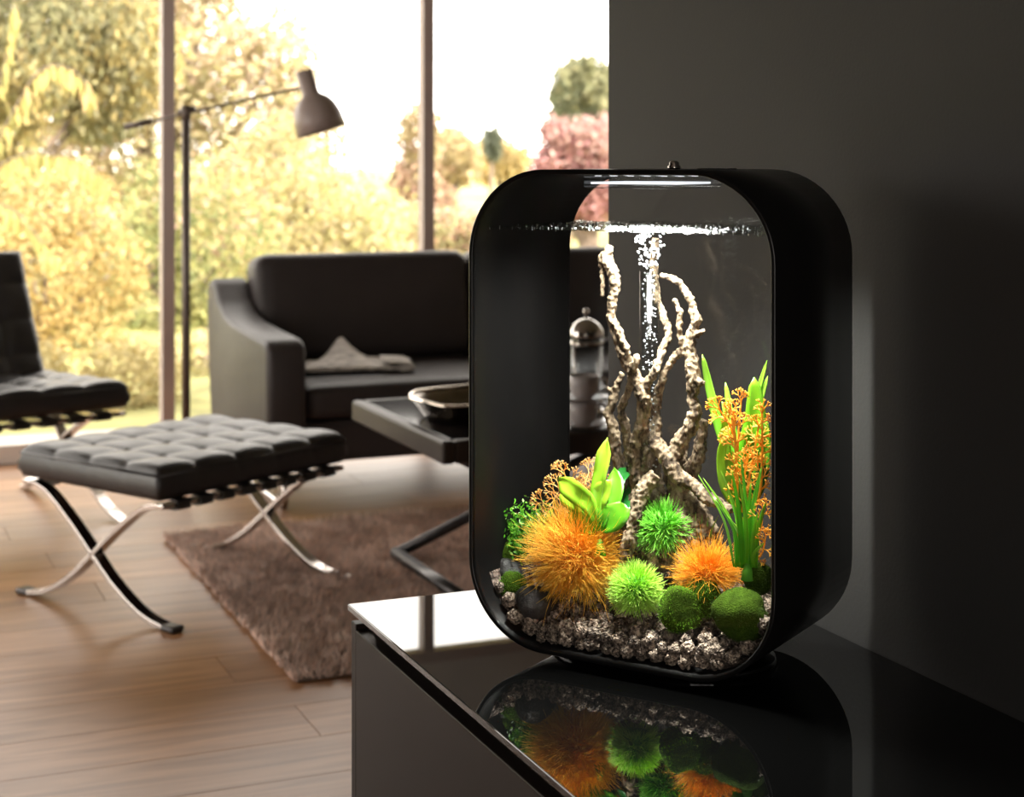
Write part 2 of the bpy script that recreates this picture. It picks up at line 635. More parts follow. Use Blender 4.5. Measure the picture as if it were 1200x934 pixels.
WX = WALL_X - 0.002
cb('glass_top', (CX0 - 0.004, CY0, CT - 0.009), (WX, CY1, CT), M_BLACKGLASS, 0.0012)
cb('carcass', (CX0 + 0.03, CY0 + 0.02, 0.06), (WX, CY1 - 0.024, CT - 0.0092), M_CAB_GAP)
cb('end_panel', (CX0 + 0.001, CY1 - 0.022, 0.0), (WX, CY1 - 0.001, CT - 0.0235), M_CABINET)
cb('end_panel', (CX0 + 0.001, CY0 + 0.001, 0.0), (WX, CY0 + 0.018, CT - 0.0235), M_CABINET)
cb('drawer_front', (CX0, CY0 + 0.02, 0.07), (CX0 + 0.028, CY1 - 0.024, CT - 0.031), M_CABINET)
cb('handle_rail', (CX0 + 0.018, CY1 - 0.055, CT - 0.030), (CX0 + 0.029, CY1 - 0.023, CT - 0.019), M_CHROME)
cb('plinth', (CX0 + 0.05, CY0 + 0.02, 0.0), (WX, CY1 - 0.03, 0.06), M_CAB_GAP)

# ------------------------------------------------------------------ aquarium
TH = math.radians(31.83)
TO = room(0.1227, 1.962)
TZ = 0.5857
TR = -TH - AL
TW, TD, THT, TRAD = 0.42, 0.2516, 0.602, 0.1092
TM = Matrix.Translation((TO[0], TO[1], TZ)) @ Matrix.Rotation(TR, 4, 'Z')
TMI = TM.inverted()
CAM_L = TMI @ Vector((0, 0, HC))


def L(px, py, d):                   # pixel -> tank-local point on the plane at depth d
    q = TMI @ at(px, py, 2.0)
    v = q - CAM_L
    t = (d - CAM_L.y) / v.y
    return CAM_L + v * t


def lsize(px, d):                   # metres per pixel at a tank-local point
    q = TM @ L(px, 500, d)
    return (SA * q.x + CA * q.y) / F_PX


def rrect(W, H, R, n=14):           # rounded rectangle, z from 0
    pts = []
    for sx, sz, a0 in ((1, 1, 0), (-1, 1, PI / 2), (-1, -1, PI), (1, -1, 1.5 * PI)):
        for k in range(n + 1):
            a = a0 + PI / 2 * k / n
            pts.append((sx * (W / 2 - R) + R * math.cos(a), H / 2 + sz * (H / 2 - R) + R * math.sin(a)))
    return pts


tank = thing('aquarium', 'black rounded aquarium with clear front and back standing on the glass top', 'aquarium', (TO[0], TO[1], TZ), TR)
TT = 0.006
outer = rrect(TW, THT, TRAD)
inner = [(x, z + TT) for x, z in rrect(TW - 2 * TT, THT - 2 * TT, TRAD - TT)]
n = len(outer)
m = MB()
prof = []                           # band cross-section with softened rims
e = 0.0012
rings = [([(x, z) for x, z in outer], e), ([(x, z) for x, z in outer], TD - e), (None, TD), (None, TD), ([(x, z) for x, z in inner], TD - e), ([(x, z) for x, z in inner], e), (None, 0), (None, 0)]


def lerp_loop(t):
    return [(a[0] + (b[0] - a[0]) * t, a[1] + (b[1] - a[1]) * t) for a, b in zip(outer, inner)]


loops = [(outer, e), (outer, TD - e), (lerp_loop(0.2), TD), (lerp_loop(0.8), TD), (inner, TD - e), (inner, e), (lerp_loop(0.8), 0), (lerp_loop(0.2), 0)]
vs = [(x, y, z) for lp, y in loops for x, z in lp]
fs = []
for i in range(8):
    j = (i + 1) % 8
    for k in range(n):
        k2 = (k + 1) % n
        fs.append((i * n + k, i * n + k2, j * n + k2, j * n + k))
m.add(vs, fs)
m.build('body', M_TANK, tank, sm=False).data.polygons.foreach_set('use_smooth', [True] * (8 * n))
for nm, y0 in (('front_pane', 0.0035), ('back_pane', TD - 0.0065)):
    MB().prism([(x, z) for x, z in inner], 'y', y0, y0 + 0.003).build(nm, M_TANKGLASS, tank)
tank.children[0]['label'] = 'satin black band forming the sides'
# foot
GAPZ = TZ - CT
MB().lathe([(0.0, -GAPZ + 0.0004), (0.150, -GAPZ + 0.0004), (0.155, -GAPZ + 0.002), (0.152, -0.003), (0.12, 0.0005), (0.0, 0.0005)], 48,
           Matrix.Translation((0, TD / 2, 0)), 1.0, 0.66).build('foot', M_FOOT, tank, sm=True)
# lid knob and touch strip on top
m = MB().lathe([(0, 0), (0.008, 0), (0.0085, 0.003), (0.006, 0.006), (0.0065, 0.008), (0.004, 0.0105), (0, 0.011)], 20)
p = L(790, 204, 0.13)
m.build('lid_knob', M_CHROME, tank, sm=True, loc=(p.x, p.y, THT))
p = L(840, 204, 0.13)
MB().box((-0.022, -0.012, 0), (0.022, 0.012, 0.0014)).build('touch_switch', M_DARKSTEEL, tank, bevel=0.0006, loc=(p.x, p.y, THT))
# light unit under the lid
pl, pr = L(717, 214, 0.085), L(832, 214, 0.085)
lx0, lx1, lz1 = pl.x, pr.x, THT - TT
led = MB().box((lx0, 0.010, lz1 - 0.0170), (lx1, 0.122, lz1 - 0.001)).build('light_unit', M_CLEAR, tank, bevel=0.003, seg=3)
tag(led, 'clear plastic light unit under the lid')
for i in range(6):
    for j in range(3):
        x = lx0 + (lx1 - lx0) * (i + 0.5) / 6
        y = 0.028 + 0.038 * j
        MB().box((x - 0.003, y - 0.003, lz1 - 0.0022), (x + 0.003, y + 0.003, lz1 - 0.0014)).build('led_chip', M_LED, led)
MB().box((lx0 + 0.006, 0.018, lz1 - 0.0118), (lx1 - 0.012, 0.114, lz1 - 0.0092)).build('diffuser', M_LED, led, bevel=0.001)
a_, b_ = L(834, 214, 0.12), L(868, 224, 0.16)
MB().tube([(lx1, 0.12, lz1 - 0.006), (lx1 + 0.02, 0.13, lz1 - 0.007), (b_.x, b_.y, b_.z), (b_.x + 0.01, b_.y + 0.01, b_.z - 0.006)], 0.0011, 6).build('cable', M_CLEAR, led, sm=True)
ld = bpy.data.lights.new('aquarium_light', 'AREA')
ld.shape, ld.size, ld.size_y = 'RECTANGLE', lx1 - lx0 - 0.01, 0.11
ld.energy = 9.6
ld.spread = math.radians(130)
ld.color = (1.0, 0.97, 0.9)
lo = bpy.data.objects.new('aquarium_light', ld)
COL.objects.link(lo)
lo.parent = tank
lo.location = ((lx0 + lx1) / 2, 0.062, lz1 - 0.0125)
# water surface
WZ = L(700, 270, 0.004).z
NX, NY = 150, 84
wx, wy = TW / 2 - TT - 0.0006, TD - 0.013
vs, fs = [], []
bub = L(761, 290, 0.125)
for j in range(NY + 1):
    for i in range(NX + 1):
        x = -wx + 2 * wx * i / NX
        y = 0.0068 + (wy) * j / NY
        hx = wx if WZ < THT - TRAD else (TW / 2 - TRAD) + math.sqrt(max(1e-6, (TRAD - TT) ** 2 - (WZ - (THT - TRAD)) ** 2))
        x *= (hx - 0.0006) / wx
        dd = math.hypot(x - bub.x, y - bub.y)
        a = 0.0034 + 0.0034 * math.exp(-(dd / 0.11) ** 2)
        z = a * (noise.noise(Vector((x * 60, y * 60, 0))) + 0.6 * noise.noise(Vector((x * 130, y * 130, 4))))
        z += 0.0016 * math.exp(-dd / 0.03) * math.cos(dd * 420)
        edge = min(y - 0.0068, wy + 0.0068 - y)
        z += 0.0012 * math.exp(-edge / 0.003)
        vs.append((x, y, WZ + z))
for j in range(NY):
    for i in range(NX):
        q = j * (NX + 1) + i
        fs.append((q, q + 1, q + NX + 2, q + NX + 1))
m = MB()
m.add(vs, fs)
m.build('water_surface', M_WATER, tank, sm=True)


ico = bmesh.new()
bmesh.ops.create_icosphere(ico, subdivisions=1, radius=1)
IV = [v.co.copy() for v in ico.verts]
IF = [tuple(v.index for v in f.verts) for f in ico.faces]
ico.free()
random.seed(77)
m = MB()
for k in range(360):
    if k < 110:
        a, rr = random.uniform(0, 2 * PI), abs(random.gauss(0, .045))
        x, y = bub.x + rr * math.cos(a) * 1.4, bub.y + rr * math.sin(a)
    else:
        x, y = random.uniform(-.19, .185), random.uniform(.012, TD - .014)
    if not (abs(x) < .19 and .010 < y < TD - .012):
        continue
    s_ = random.uniform(.0004, .0013)
    m.add([Vector((x, y, WZ + random.uniform(-.0035, .0018))) + v * s_ for v in IV], IF)
tag(m.build('surface_bubbles', M_BUBBLE, tank, sm=True), 'glinting froth on the water', kind='stuff')


# --- things inside the aquarium are things of their own, built in the tank's frame
def in_tank(name, label, cat, base, group=None):
    w = TM @ Vector(base)
    return thing(name, label, cat, w, TR, group)


def bottom_z(x):                    # inner floor of the band
    ax = abs(x) - (TW / 2 - TRAD)
    R = TRAD - TT
    return TT if ax <= 0 else TT + R - math.sqrt(max(0, R * R - min(ax, R) ** 2))


def bed_z(x, y):
    return 0.026 + 0.19 * y + 0.004 * noise.noise(Vector((x * 20, y * 20, 3)))


# gravel bed filling (uncountable) and the single stones on it
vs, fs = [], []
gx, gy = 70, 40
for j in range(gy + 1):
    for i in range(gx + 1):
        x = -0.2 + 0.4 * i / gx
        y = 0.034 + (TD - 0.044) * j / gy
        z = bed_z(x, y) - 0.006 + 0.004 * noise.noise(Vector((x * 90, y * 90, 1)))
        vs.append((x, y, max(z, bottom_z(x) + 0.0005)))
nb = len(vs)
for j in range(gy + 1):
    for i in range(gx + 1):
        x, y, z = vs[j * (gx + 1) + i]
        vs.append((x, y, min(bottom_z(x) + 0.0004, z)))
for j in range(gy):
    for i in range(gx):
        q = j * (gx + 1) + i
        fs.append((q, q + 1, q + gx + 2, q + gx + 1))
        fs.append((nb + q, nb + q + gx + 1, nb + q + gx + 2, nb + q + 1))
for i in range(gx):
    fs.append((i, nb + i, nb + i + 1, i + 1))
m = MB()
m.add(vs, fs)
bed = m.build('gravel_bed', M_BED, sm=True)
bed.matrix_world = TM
tag(bed, 'fine gravel filling below the loose stones, painted dark for shade', 'gravel', kind='stuff')

random.seed(11)


def stone_mesh(seed):
    bm = bmesh.new()
    bmesh.ops.create_icosphere(bm, subdivisions=3, radius=1)
    off = Vector((seed * 7.3, seed * 3.1, seed * 1.7))
    for v in bm.verts:
        p = v.co.normalized()
        k = 1 + 0.30 * noise.noise(p * 1.3 + off) + 0.45 * abs(noise.noise(p * 2.4 + off)) - 0.75 * max(0, noise.noise(p * 3.4 - off)) + 0.10 * noise.noise(p * 8 + off)
        v.co = p * k * 0.92
    me = bpy.data.meshes.new('gravel_stone')
    bm.to_mesh(me)
    bm.free()
    smooth(me)
    me.materials.append(M_GRAVEL)
    return me


STONES = [stone_mesh(i) for i in range(9)]
cnt = [0]


def stone(x, y, z, s):
    o = bpy.data.objects.new('gravel_stone', random.choice(STONES))
    COL.objects.link(o)
    o.location = TM @ Vector((x, y, z))
    o.rotation_euler = (random.uniform(0, 6), random.uniform(0, 6), random.uniform(0, 6))
    o.scale = (s * random.uniform(0.85, 1.2), s * random.uniform(0.85, 1.1), s * random.uniform(0.8, 1.05))
    if y < 0.034:
        tag(o, 'small knobbly gravel stone lying against the front pane of the aquarium', 'gravel stone', 'gravel stones along the front pane')
    else:
        tag(o, 'small knobbly gravel stone lying back among the aquarium plants and moss stones', 'gravel stone', 'gravel stones between the plants')
    cnt[0] += 1


y = 0.0195
for row in range(4):                # against the front pane
    x = -0.17 + 0.004 * row
    while x < 0.175:
        s = random.uniform(0.0074, 0.0112)
        z = bottom_z(abs(x) + s * 0.5) + s + 0.0005 + row * 0.0130
        if z < bed_z(x, 0.02) + 0.008:
            stone(x, 0.0085 + s * 1.05 + random.uniform(0, 0.004), z + random.uniform(-0.001, 0.001), s)
        x += 2 * s * random.uniform(0.92, 1.05)
y = 0.036
while y < 0.225 and cnt[0] < 285:
    x = -0.185 + random.uniform(0, 0.008)
    while x < 0.185 and cnt[0] < 285:
        s = random.uniform(0.0076, 0.0124)
        z = max(bed_z(x, y), bottom_z(abs(x) + s * 0.6) + s) + random.uniform(-0.001, 0.004)
        stone(x, y + random.uniform(-0.004, 0.004), z, s)
        x += 2 * s * random.uniform(0.95, 1.1)
    y += 0.0195

# driftwood
bran = [
    # (px, py, depth, radius px)
    [(715, 288, .10, 4), (709, 300, .10, 8), (717, 315, .10, 8), (722, 333, .10, 6.5), (717, 354, .10, 6), (716, 373, .10, 6.5), (723, 390, .10, 7.5), (730, 413, .10, 8), (738, 430, .105, 8), (749, 448, .105, 8), (755, 467, .105, 9), (754, 484, .11, 9), (751, 505, .115, 9), (745, 524, .12, 10), (744, 548, .125, 11), (752, 572, .13, 13), (748, 598, .12, 9)],
    [(705, 300, .10, 5), (706, 322, .10, 3), (706, 348, .098, 2.2)],
    [(718, 376, .095, 4), (727, 393, .092, 3.5), (735, 410, .095, 3.5), (737, 428, .10, 4)],
    [(774, 322, .13, 3), (787, 326, .13, 4), (797, 331, .13, 4.5), (805, 343, .13, 5), (812, 359, .13, 5.5), (816, 376, .13, 6), (810, 392, .13, 6.5), (808, 411, .13, 7.5), (812, 430, .13, 9), (813, 448, .13, 9), (811, 465, .13, 7), (816, 482, .13, 8), (808, 502, .13, 9), (795, 521, .13, 9.5), (789, 538, .13, 11), (790, 560, .135, 14), (800, 575, .14, 16)],
    [(809, 396, .13, 5), (817, 392, .125, 4), (824, 387, .12, 3)],
    [(812, 446, .13, 5), (821, 449, .12, 3.5), (826, 448, .115, 2.5)],
    [(791, 350, .125, 3), (797, 366, .125, 4), (796, 387, .125, 3.5), (800, 408, .13, 4.5)],
    [(801, 409, .13, 5), (789, 420, .13, 4.5), (778, 437, .125, 5), (776, 448, .125, 5), (770, 462, .13, 6), (768, 484, .13, 7), (768, 510, .13, 8), (760, 540, .135, 12), (765, 570, .14, 15)],
    [(769, 279, .145, 4.5), (766, 300, .145, 5), (768, 330, .145, 4.5), (770, 352, .145, 4.5), (776, 368, .14, 4.5), (782, 383, .135, 5), (783, 397, .13, 5), (776, 411, .125, 5), (768, 434, .105, 5), (758, 449, .105, 5.5), (756, 466, .105, 6)],
    [(747, 415, .095, 4), (742, 430, .095, 4.5), (736, 460, .11, 4.5), (728, 477, .12, 5), (732, 497, .125, 6), (736, 514, .13, 7), (740, 540, .135, 9)],
    [(729, 436, .14, 3), (722, 453, .14, 5), (719, 466, .14, 6), (713, 484, .14, 6.5), (719, 505, .14, 7), (723, 529, .14, 7), (726, 552, .14, 8), (735, 580, .14, 9)],
    [(720, 460, .14, 3), (711, 453, .135, 2)],
    [(762, 508, .125, 8), (774, 526, .12, 9), (784, 542, .12, 10), (796, 560, .12, 10), (812, 568, .12, 8), (828, 584, .115, 8), (846, 590, .11, 6), (858, 600, .10, 4)],
    [(768, 556, .11, 9), (754, 572, .10, 10), (747, 596, .09, 9), (738, 634, .08, 9), (733, 656, .075, 8)],
    [(826, 492, .16, 6), (822, 512, .16, 7), (818, 535, .16, 8), (806, 560, .155, 12)],
    [(806, 500, .17, 6), (800, 525, .17, 7), (795, 556, .16, 12)],
    [(770, 520, .12, 5), (757, 530, .12, 6), (752, 550, .125, 8)],
]
m = MB()
base_d = L(765, 610, .14)
base_d.z = 0.03
for br in bran:
    P, Rr = [], []
    for k in range(len(br) - 1):
        for s in range(4):
            t = s / 4
            a, b = br[k], br[k + 1]
            q = L(a[0] + (b[0] - a[0]) * t, a[1] + (b[1] - a[1]) * t, a[2] + (b[2] - a[2]) * t)
            jit = noise.noise(q * 70) * 0.0016
            P.append(q - base_d + Vector((jit, 0, noise.noise(q * 50 + Vector((9, 0, 0))) * 0.001)))
            Rr.append((a[3] + (b[3] - a[3]) * t) * 0.00106 * (1 + 0.2 * noise.noise(q * 110)))
    a = br[-1]
    P.append(L(a[0], a[1], a[2]) - base_d)
    Rr.append(a[3] * 0.00106)
    m.tube(P, Rr, 9)
# root mass spreading into the gravel
for (px, py, d, rr, tx, ty, td) in ((752, 572, .13, .016, 735, 655, .10), (765, 570, .14, .018, 770, 668, .10), (795, 572, .14, .019, 800, 668, .11), (800, 575, .14, .015, 840, 650, .13), (760, 575, .15, .018, 730, 640, .17), (780, 580, .15, .024, 785, 650, .15)):
    a, b = L(px, py, d), L(tx, ty, td)
    m.tube([a - base_d, (a + b) / 2 - base_d + Vector((0, 0, .006)), b - base_d], [rr * .8, rr, rr * 1.15], 12)
dw = m.build('driftwood', M_BARK, sm=True, loc=TM @ base_d, rz=TR)
tag(dw, 'branching twisted driftwood root rising around the bubble tube', 'driftwood')
md = dw.modifiers.new('remesh', 'REMESH')
md.mode, md.voxel_size, md.use_smooth_shade = 'VOXEL', 0.0016, True
tx_ = bpy.data.textures.new('bark_relief', 'CLOUDS')
tx_.noise_scale, tx_.noise_depth = 0.005, 5
md = dw.modifiers.new('relief', 'DISPLACE')
md.texture, md.strength, md.mid_level, md.texture_coords = tx_, 0.0068, 0.52, 'LOCAL'

# bubble tube
bt0 = L(761, 318, .125)
bt1 = Vector((bt0.x, bt0.y, 0.06))
tube_r = 11.3 * lsize(761, .125)
bt = in_tank('bubble_tube', 'clear upright tube full of rising air bubbles', 'bubble tube', bt1)
hgt = bt0.z - bt1.z
MB().lathe([(tube_r, 0), (tube_r, hgt), (tube_r - 0.0012, hgt), (tube_r - 0.0012, 0), (tube_r, 0)], 28).build('tube', M_TUBE, bt, sm=True)
MB().lathe([(0, -0.006), (tube_r + 0.004, -0.006), (tube_r + 0.004, 0.008), (tube_r + 0.001, 0.012), (0, 0.012)], 28).build('collar', M_TANK, bt, sm=True)
random.seed(5)
m = MB()
for k in range(250):
    z = random.uniform(0.1, hgt + 0.002)
    a, rr = random.uniform(0, 2 * PI), math.sqrt(random.random()) * (tube_r - 0.0028)
    s = random.uniform(0.0009, 0.0018)
    m.add([Vector((rr * math.cos(a), rr * math.sin(a), z)) + v * s for v in IV], IF)
ztop = WZ - bt1.z - 0.002
for k in range(110):
    t = random.random() ** 0.8
    z = hgt + (ztop - hgt) * t
    a, rr = random.uniform(0, 2 * PI), math.sqrt(random.random()) * (tube_r * (0.9 + 1.0 * t))
    s = random.uniform(0.001, 0.0028)
    m.add([Vector((rr * math.cos(a), rr * math.sin(a), z)) + v * s for v in IV], IF)
o = m.build('bubbles', M_BUBBLE, bt, sm=True)
tag(o, 'glinting air bubbles', kind='stuff')


# fluffy plants
def mixc(a, b, t):
    return tuple(a[i] + (b[i] - a[i]) * t for i in range(3))


def fibres(mb, centre, rad, n, ln, th, cols, curl=0.4, up=0.0, hemi=-0.6, squash=(1, 1, 1), seg=4, wave=0.0, tip=None):
    for i in range(n):
        while True:
            d = Vector((random.gauss(0, 1), random.gauss(0, 1), random.gauss(0, 1)))
            if d.length > 1e-3:
                d.normalize()
                if d.z > hemi:
                    break
        p = Vector(centre) + Vector((d.x * squash[0], d.y * squash[1], d.z * squash[2])) * rad
        l = ln * random.uniform(0.65, 1.15)
        dd = (d + Vector((random.gauss(0, curl), random.gauss(0, curl), random.gauss(0, curl))) * 0.6).normalized()
        bend = Vector((random.gauss(0, curl), random.gauss(0, curl), random.gauss(0, curl) + up))
        c = mixc(random.choice(cols), random.choice(cols), random.random())
        P, Rr = [], []
        for s in range(seg + 1):
            t = s / seg
            q = p + dd * (l * t) + bend * (l * t * t * 0.5)
            if wave:
                q += Vector((math.sin(t * 9 + i), math.cos(t * 8 + i * 2), math.sin(t * 7 + i * 3))) * wave * t
            P.append(q)
            Rr.append(th * (1 - 0.8 * t))
        mb.tube(P, Rr, 3, col=[mixc(c, tip, (s / seg) ** 1.5 * .7) for s in range(seg + 1)] if tip else c, cap=False)


def pom(name, label, px, py, rpx, d, cols, core_mat, n, ln, th, squash=(1, 1, 1), **kw):
    c = L(px, py, d)
    R = rpx * lsize(px, d)
    zb = -R * squash[2]
    o = in_tank(name, label, 'aquarium plant', (c.x, c.y, c.z + zb))
    r0 = R * (1 - ln * 0.75)
    MB().lathe([(0, -r0 * squash[2] * 0.9), (r0 * 0.6, -r0 * squash[2] * 0.72), (r0 * 0.88, 0), (r0 * 0.6, r0 * squash[2] * 0.72), (0, r0 * squash[2] * 0.9)], 16,
               Matrix.Translation((0, 0, -zb))).build('core', core_mat, o, sm=True)
    mb = MB()
    fibres(mb, (0, 0, -zb), r0 * 0.8, n, R * ln, th, cols, squash=squash, **kw)
    f = mb.build('fibres', M_FIBRE, o, sm=True)
    tag(f, kind='stuff')
    return o


random.seed(21)
M_OCORE = mat('orange_plant_core', (0.75, 0.27, 0.02), 0.8, var=0.3, scale=100)
M_GCORE = mat('green_plant_core', (0.08, 0.30, 0.015), 0.8, var=0.3, scale=100)
ORA = [(1.0, 0.48, 0.03), (0.97, 0.36, 0.015), (1.0, 0.60, 0.06), (0.95, 0.55, 0.07)]
LIME = [(0.36, 0.72, 0.03), (0.52, 0.86, 0.08), (0.24, 0.58, 0.02), (0.62, 0.88, 0.16)]
GRN = [(0.12, 0.52, 0.02), (0.24, 0.68, 0.05), (0.07, 0.38, 0.015), (0.34, 0.76, 0.10)]
pom('orange_tuft_plant', 'large shaggy yellow-orange tuft plant of long fine strands', 674, 653, 60, .062, ORA, M_OCORE, 3400, 0.62, 0.00066, tip=(1.0, 0.74, 0.12), squash=(1.0, .8, .92), curl=0.45, up=0.10, seg=5, wave=0.0012, hemi=-0.85)
pom('green_pompom_plant', 'bright lime green pompom plant standing on the gravel', 745, 692, 36, .048, LIME, M_GCORE, 1650, 0.42, 0.00082, tip=(0.75, 0.95, 0.25), curl=0.22, hemi=-0.8)
pom('green_pompom_plant', 'deep green pompom plant tucked against the driftwood roots', 778, 620, 39, .112, GRN, M_GCORE, 1500, 0.42, 0.00085, tip=(0.5, 0.9, 0.2), curl=0.25, hemi=-0.9)
pom('orange_tuft_plant', 'small orange tuft plant behind the moss stones', 830, 672, 41, .085, ORA[:3], M_OCORE, 1300, 0.66, 0.00068, tip=(1.0, 0.62, 0.08), squash=(1.0, .8, .72), curl=0.42, up=0.15, seg=5, wave=0.001, hemi=-0.4)


# moss stones and pebbles
def rock_mesh(name, rx, ry, rz, seed, cut=None, hair=0, hcols=None, lump=0.18):
    bm = bmesh.new()
    bmesh.ops.create_icosphere(bm, subdivisions=4, radius=1)
    off = Vector((seed * 3.7, seed * 1.9, seed))
    for v in bm.verts:
        p = v.co.normalized()
        p = p * (1 + lump * noise.noise(p * 1.1 + off) + 0.03 * noise.noise(p * 5 + off))
        if cut is not None:
            c = Vector(cut).normalized()
            h = p.dot(c)
            if h > 0.45:
                p -= c * (h - 0.45) * 0.85
        v.co = Vector((p.x * rx, p.y * ry, p.z * rz))
    me = bpy.data.meshes.new(name)
    bm.to_mesh(me)
    vn = [(v.co.copy(), v.normal.copy()) for v in bm.verts]
    bm.free()
    smooth(me)
    return me, vn


def moss_stone(label, px, py, rx, rz, d, seed, cut=None, cols=None, n=2600):
    c = L(px, py, d)
    k = lsize(px, d)
    o = in_tank('moss_stone', label, 'moss stone', (c.x, c.y, c.z - rz * k))
    me, vn = rock_mesh('moss_body', rx * k, rx * k * 0.85, rz * k, seed, cut)
    b = bpy.data.objects.new('moss_body', me)
    COL.objects.link(b)
    me.materials.append(M_MOSS)
    b.parent = o
    b.location = (0, 0, rz * k)
    mb = MB()
    cc = Vector(cut).normalized() if cut is not None else None
    for i in range(n):
        p, nn = random.choice(vn)
        if cc is not None and nn.dot(cc) > 0.8:
            continue
        q = p + Vector((random.gauss(0, 1), random.gauss(0, 1), random.gauss(0, 1))) * 0.0012
        t = (nn + Vector((random.gauss(0, .5), random.gauss(0, .5), random.gauss(0, .5)))).normalized()
        side = t.orthogonal().normalized() * 0.00022
        l = random.uniform(0.0012, 0.0024)
        mb.add([q - side, q + side, q + t * l], [(0, 1, 2)], random.choice(cols))
    h = mb.build('moss', M_FIBRE, o, loc=(0, 0, rz * k))
    tag(h, kind='stuff')
    return o


random.seed(8)
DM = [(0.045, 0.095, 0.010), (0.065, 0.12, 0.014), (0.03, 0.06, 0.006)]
BM = [(0.14, 0.36, 0.015), (0.20, 0.46, 0.03), (0.09, 0.26, 0.01)]
BM2 = [(0.22, 0.50, 0.02), (0.30, 0.60, 0.05), (0.14, 0.36, 0.015)]
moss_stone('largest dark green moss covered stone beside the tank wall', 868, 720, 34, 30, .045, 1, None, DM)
moss_stone('green mossy stone with a flat dark cut face', 796, 713, 25, 26, .040, 2, (0.72, -0.66, 0.2), BM2)
moss_stone('rounded green moss stone under the small orange tuft', 824, 700, 22, 22, .066, 3, None, BM)
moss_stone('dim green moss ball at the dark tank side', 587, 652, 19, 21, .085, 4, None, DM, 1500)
moss_stone('small green moss ball above the lone pale gravel stone', 601, 686, 17, 16, .05, 5, None, BM, 1500)
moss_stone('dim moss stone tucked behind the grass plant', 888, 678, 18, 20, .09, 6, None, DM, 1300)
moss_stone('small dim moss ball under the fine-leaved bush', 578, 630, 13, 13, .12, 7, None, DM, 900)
for lab, px, py, rx, rz, d, sd in (('smooth black pebble below the large orange tuft', 627, 706, 27, 19, .035, 9),
                                   ('black pebble in front of the dim moss ball', 597, 668, 20, 12, .075, 12)):
    c = L(px, py, d)
    k = lsize(px, d)
    me, vn = rock_mesh('pebble', rx * k, rx * k * .8, rz * k, sd, None, lump=0.3)
    o = bpy.data.objects.new('pebble', me)
    COL.objects.link(o)
    me.materials.append(M_PEBBLE)
    o.matrix_world = TM @ Matrix.Translation(c) @ Matrix.Rotation(0.35, 4, 'Y')
    tag(o, lab, 'pebble')


# leaves
def leaf(parent, path, width, cols, fold=0.25, name='leaf', wavy=0.0, up=None, prof=None, seg=10, tag_=None):
    """a blade along a path of local points"""
    pts = [Vector(p) for p in path]
    P = []
    for i in range(seg + 1):                 # quadratic / polyline sampling
        t = i / seg * (len(pts) - 1)
        k = min(int(t), len(pts) - 2)
        f = t - k
        p0, p1 = pts[max(k - 1, 0)], pts[k]
        p2, p3 = pts[k + 1], pts[min(k + 2, len(pts) - 1)]
        P.append(0.5 * ((2 * p1) + (p2 - p0) * f + (2 * p0 - 5 * p1 + 4 * p2 - p3) * f * f + (3 * p1 - p0 - 3 * p2 + p3) * f ** 3))
    upv = Vector(up) if up else Vector((0.15, -1, 0.25))
    vs, fs, mb = [], [], MB()
    c0, c1 = cols
    cs = []
    for i, p in enumerate(P):
        t = i / seg
        tg = (P[min(i + 1, seg)] - P[max(i - 1, 0)]).normalized()
        sd = tg.cross(upv)
        sd = sd.normalized() if sd.length > 1e-5 else tg.orthogonal().normalized()
        nn = sd.cross(tg).normalized()
        w = width * (prof(t) if prof else (math.sin(PI * min(1, t * 0.96 + 0.04)) ** 0.8))
        wv = wavy * math.sin(t * 14)
        for s in (-1, -0.5, 0, 0.5, 1):
            q = p + sd * (w * s) + nn * (abs(s) * w * fold) + nn * (wv * abs(s) * (1 if s > 0 else -1))
            vs.append(q)
            cs.append(mixc(c0, c1, t * (1 - 0.25 * abs(s))))
    for i in range(seg):
        for s in range(4):
            a = i * 5 + s
            fs.append((a, a + 1, a + 6, a + 5))
    mb.v, mb.f, mb.c = [tuple(v) for v in vs], fs, cs
    o = mb.build(name, M_LEAF, parent, sm=True)
    md = o.modifiers.new('thick', 'SOLIDIFY')
    md.thickness = 0.0006
    return o


def blade_plant(name, label, root, d0, blades, cols, width, gen=None, stem=True):
    """blades: list of (px path, depth tip, width factor)"""
    rt = L(root[0], root[1], d0)
    o = in_tank(name, label, 'aquarium plant', rt)
    for bl in blades:
        path, dt, wf = bl[0], bl[1], bl[2]
        cc = bl[3] if len(bl) > 3 else cols
        pts = []
        for i, q in enumerate(path):
            t = i / (len(path) - 1)
            pts.append(L(q[0], q[1], d0 + (dt - d0) * t) - rt)
        leaf(o, pts, width * wf, cc, name=bl[4] if len(bl) > 4 else 'leaf', fold=bl[5] if len(bl) > 5 else 0.25, wavy=bl[6] if len(bl) > 6 else 0, prof=gen)
    if stem:
        MB().lathe([(0, -0.012), (0.008, -0.012), (0.006, 0.0), (0.003, 0.008), (0, 0.009)], 12).build('root_base', M_GCORE, o, sm=True)
    return o


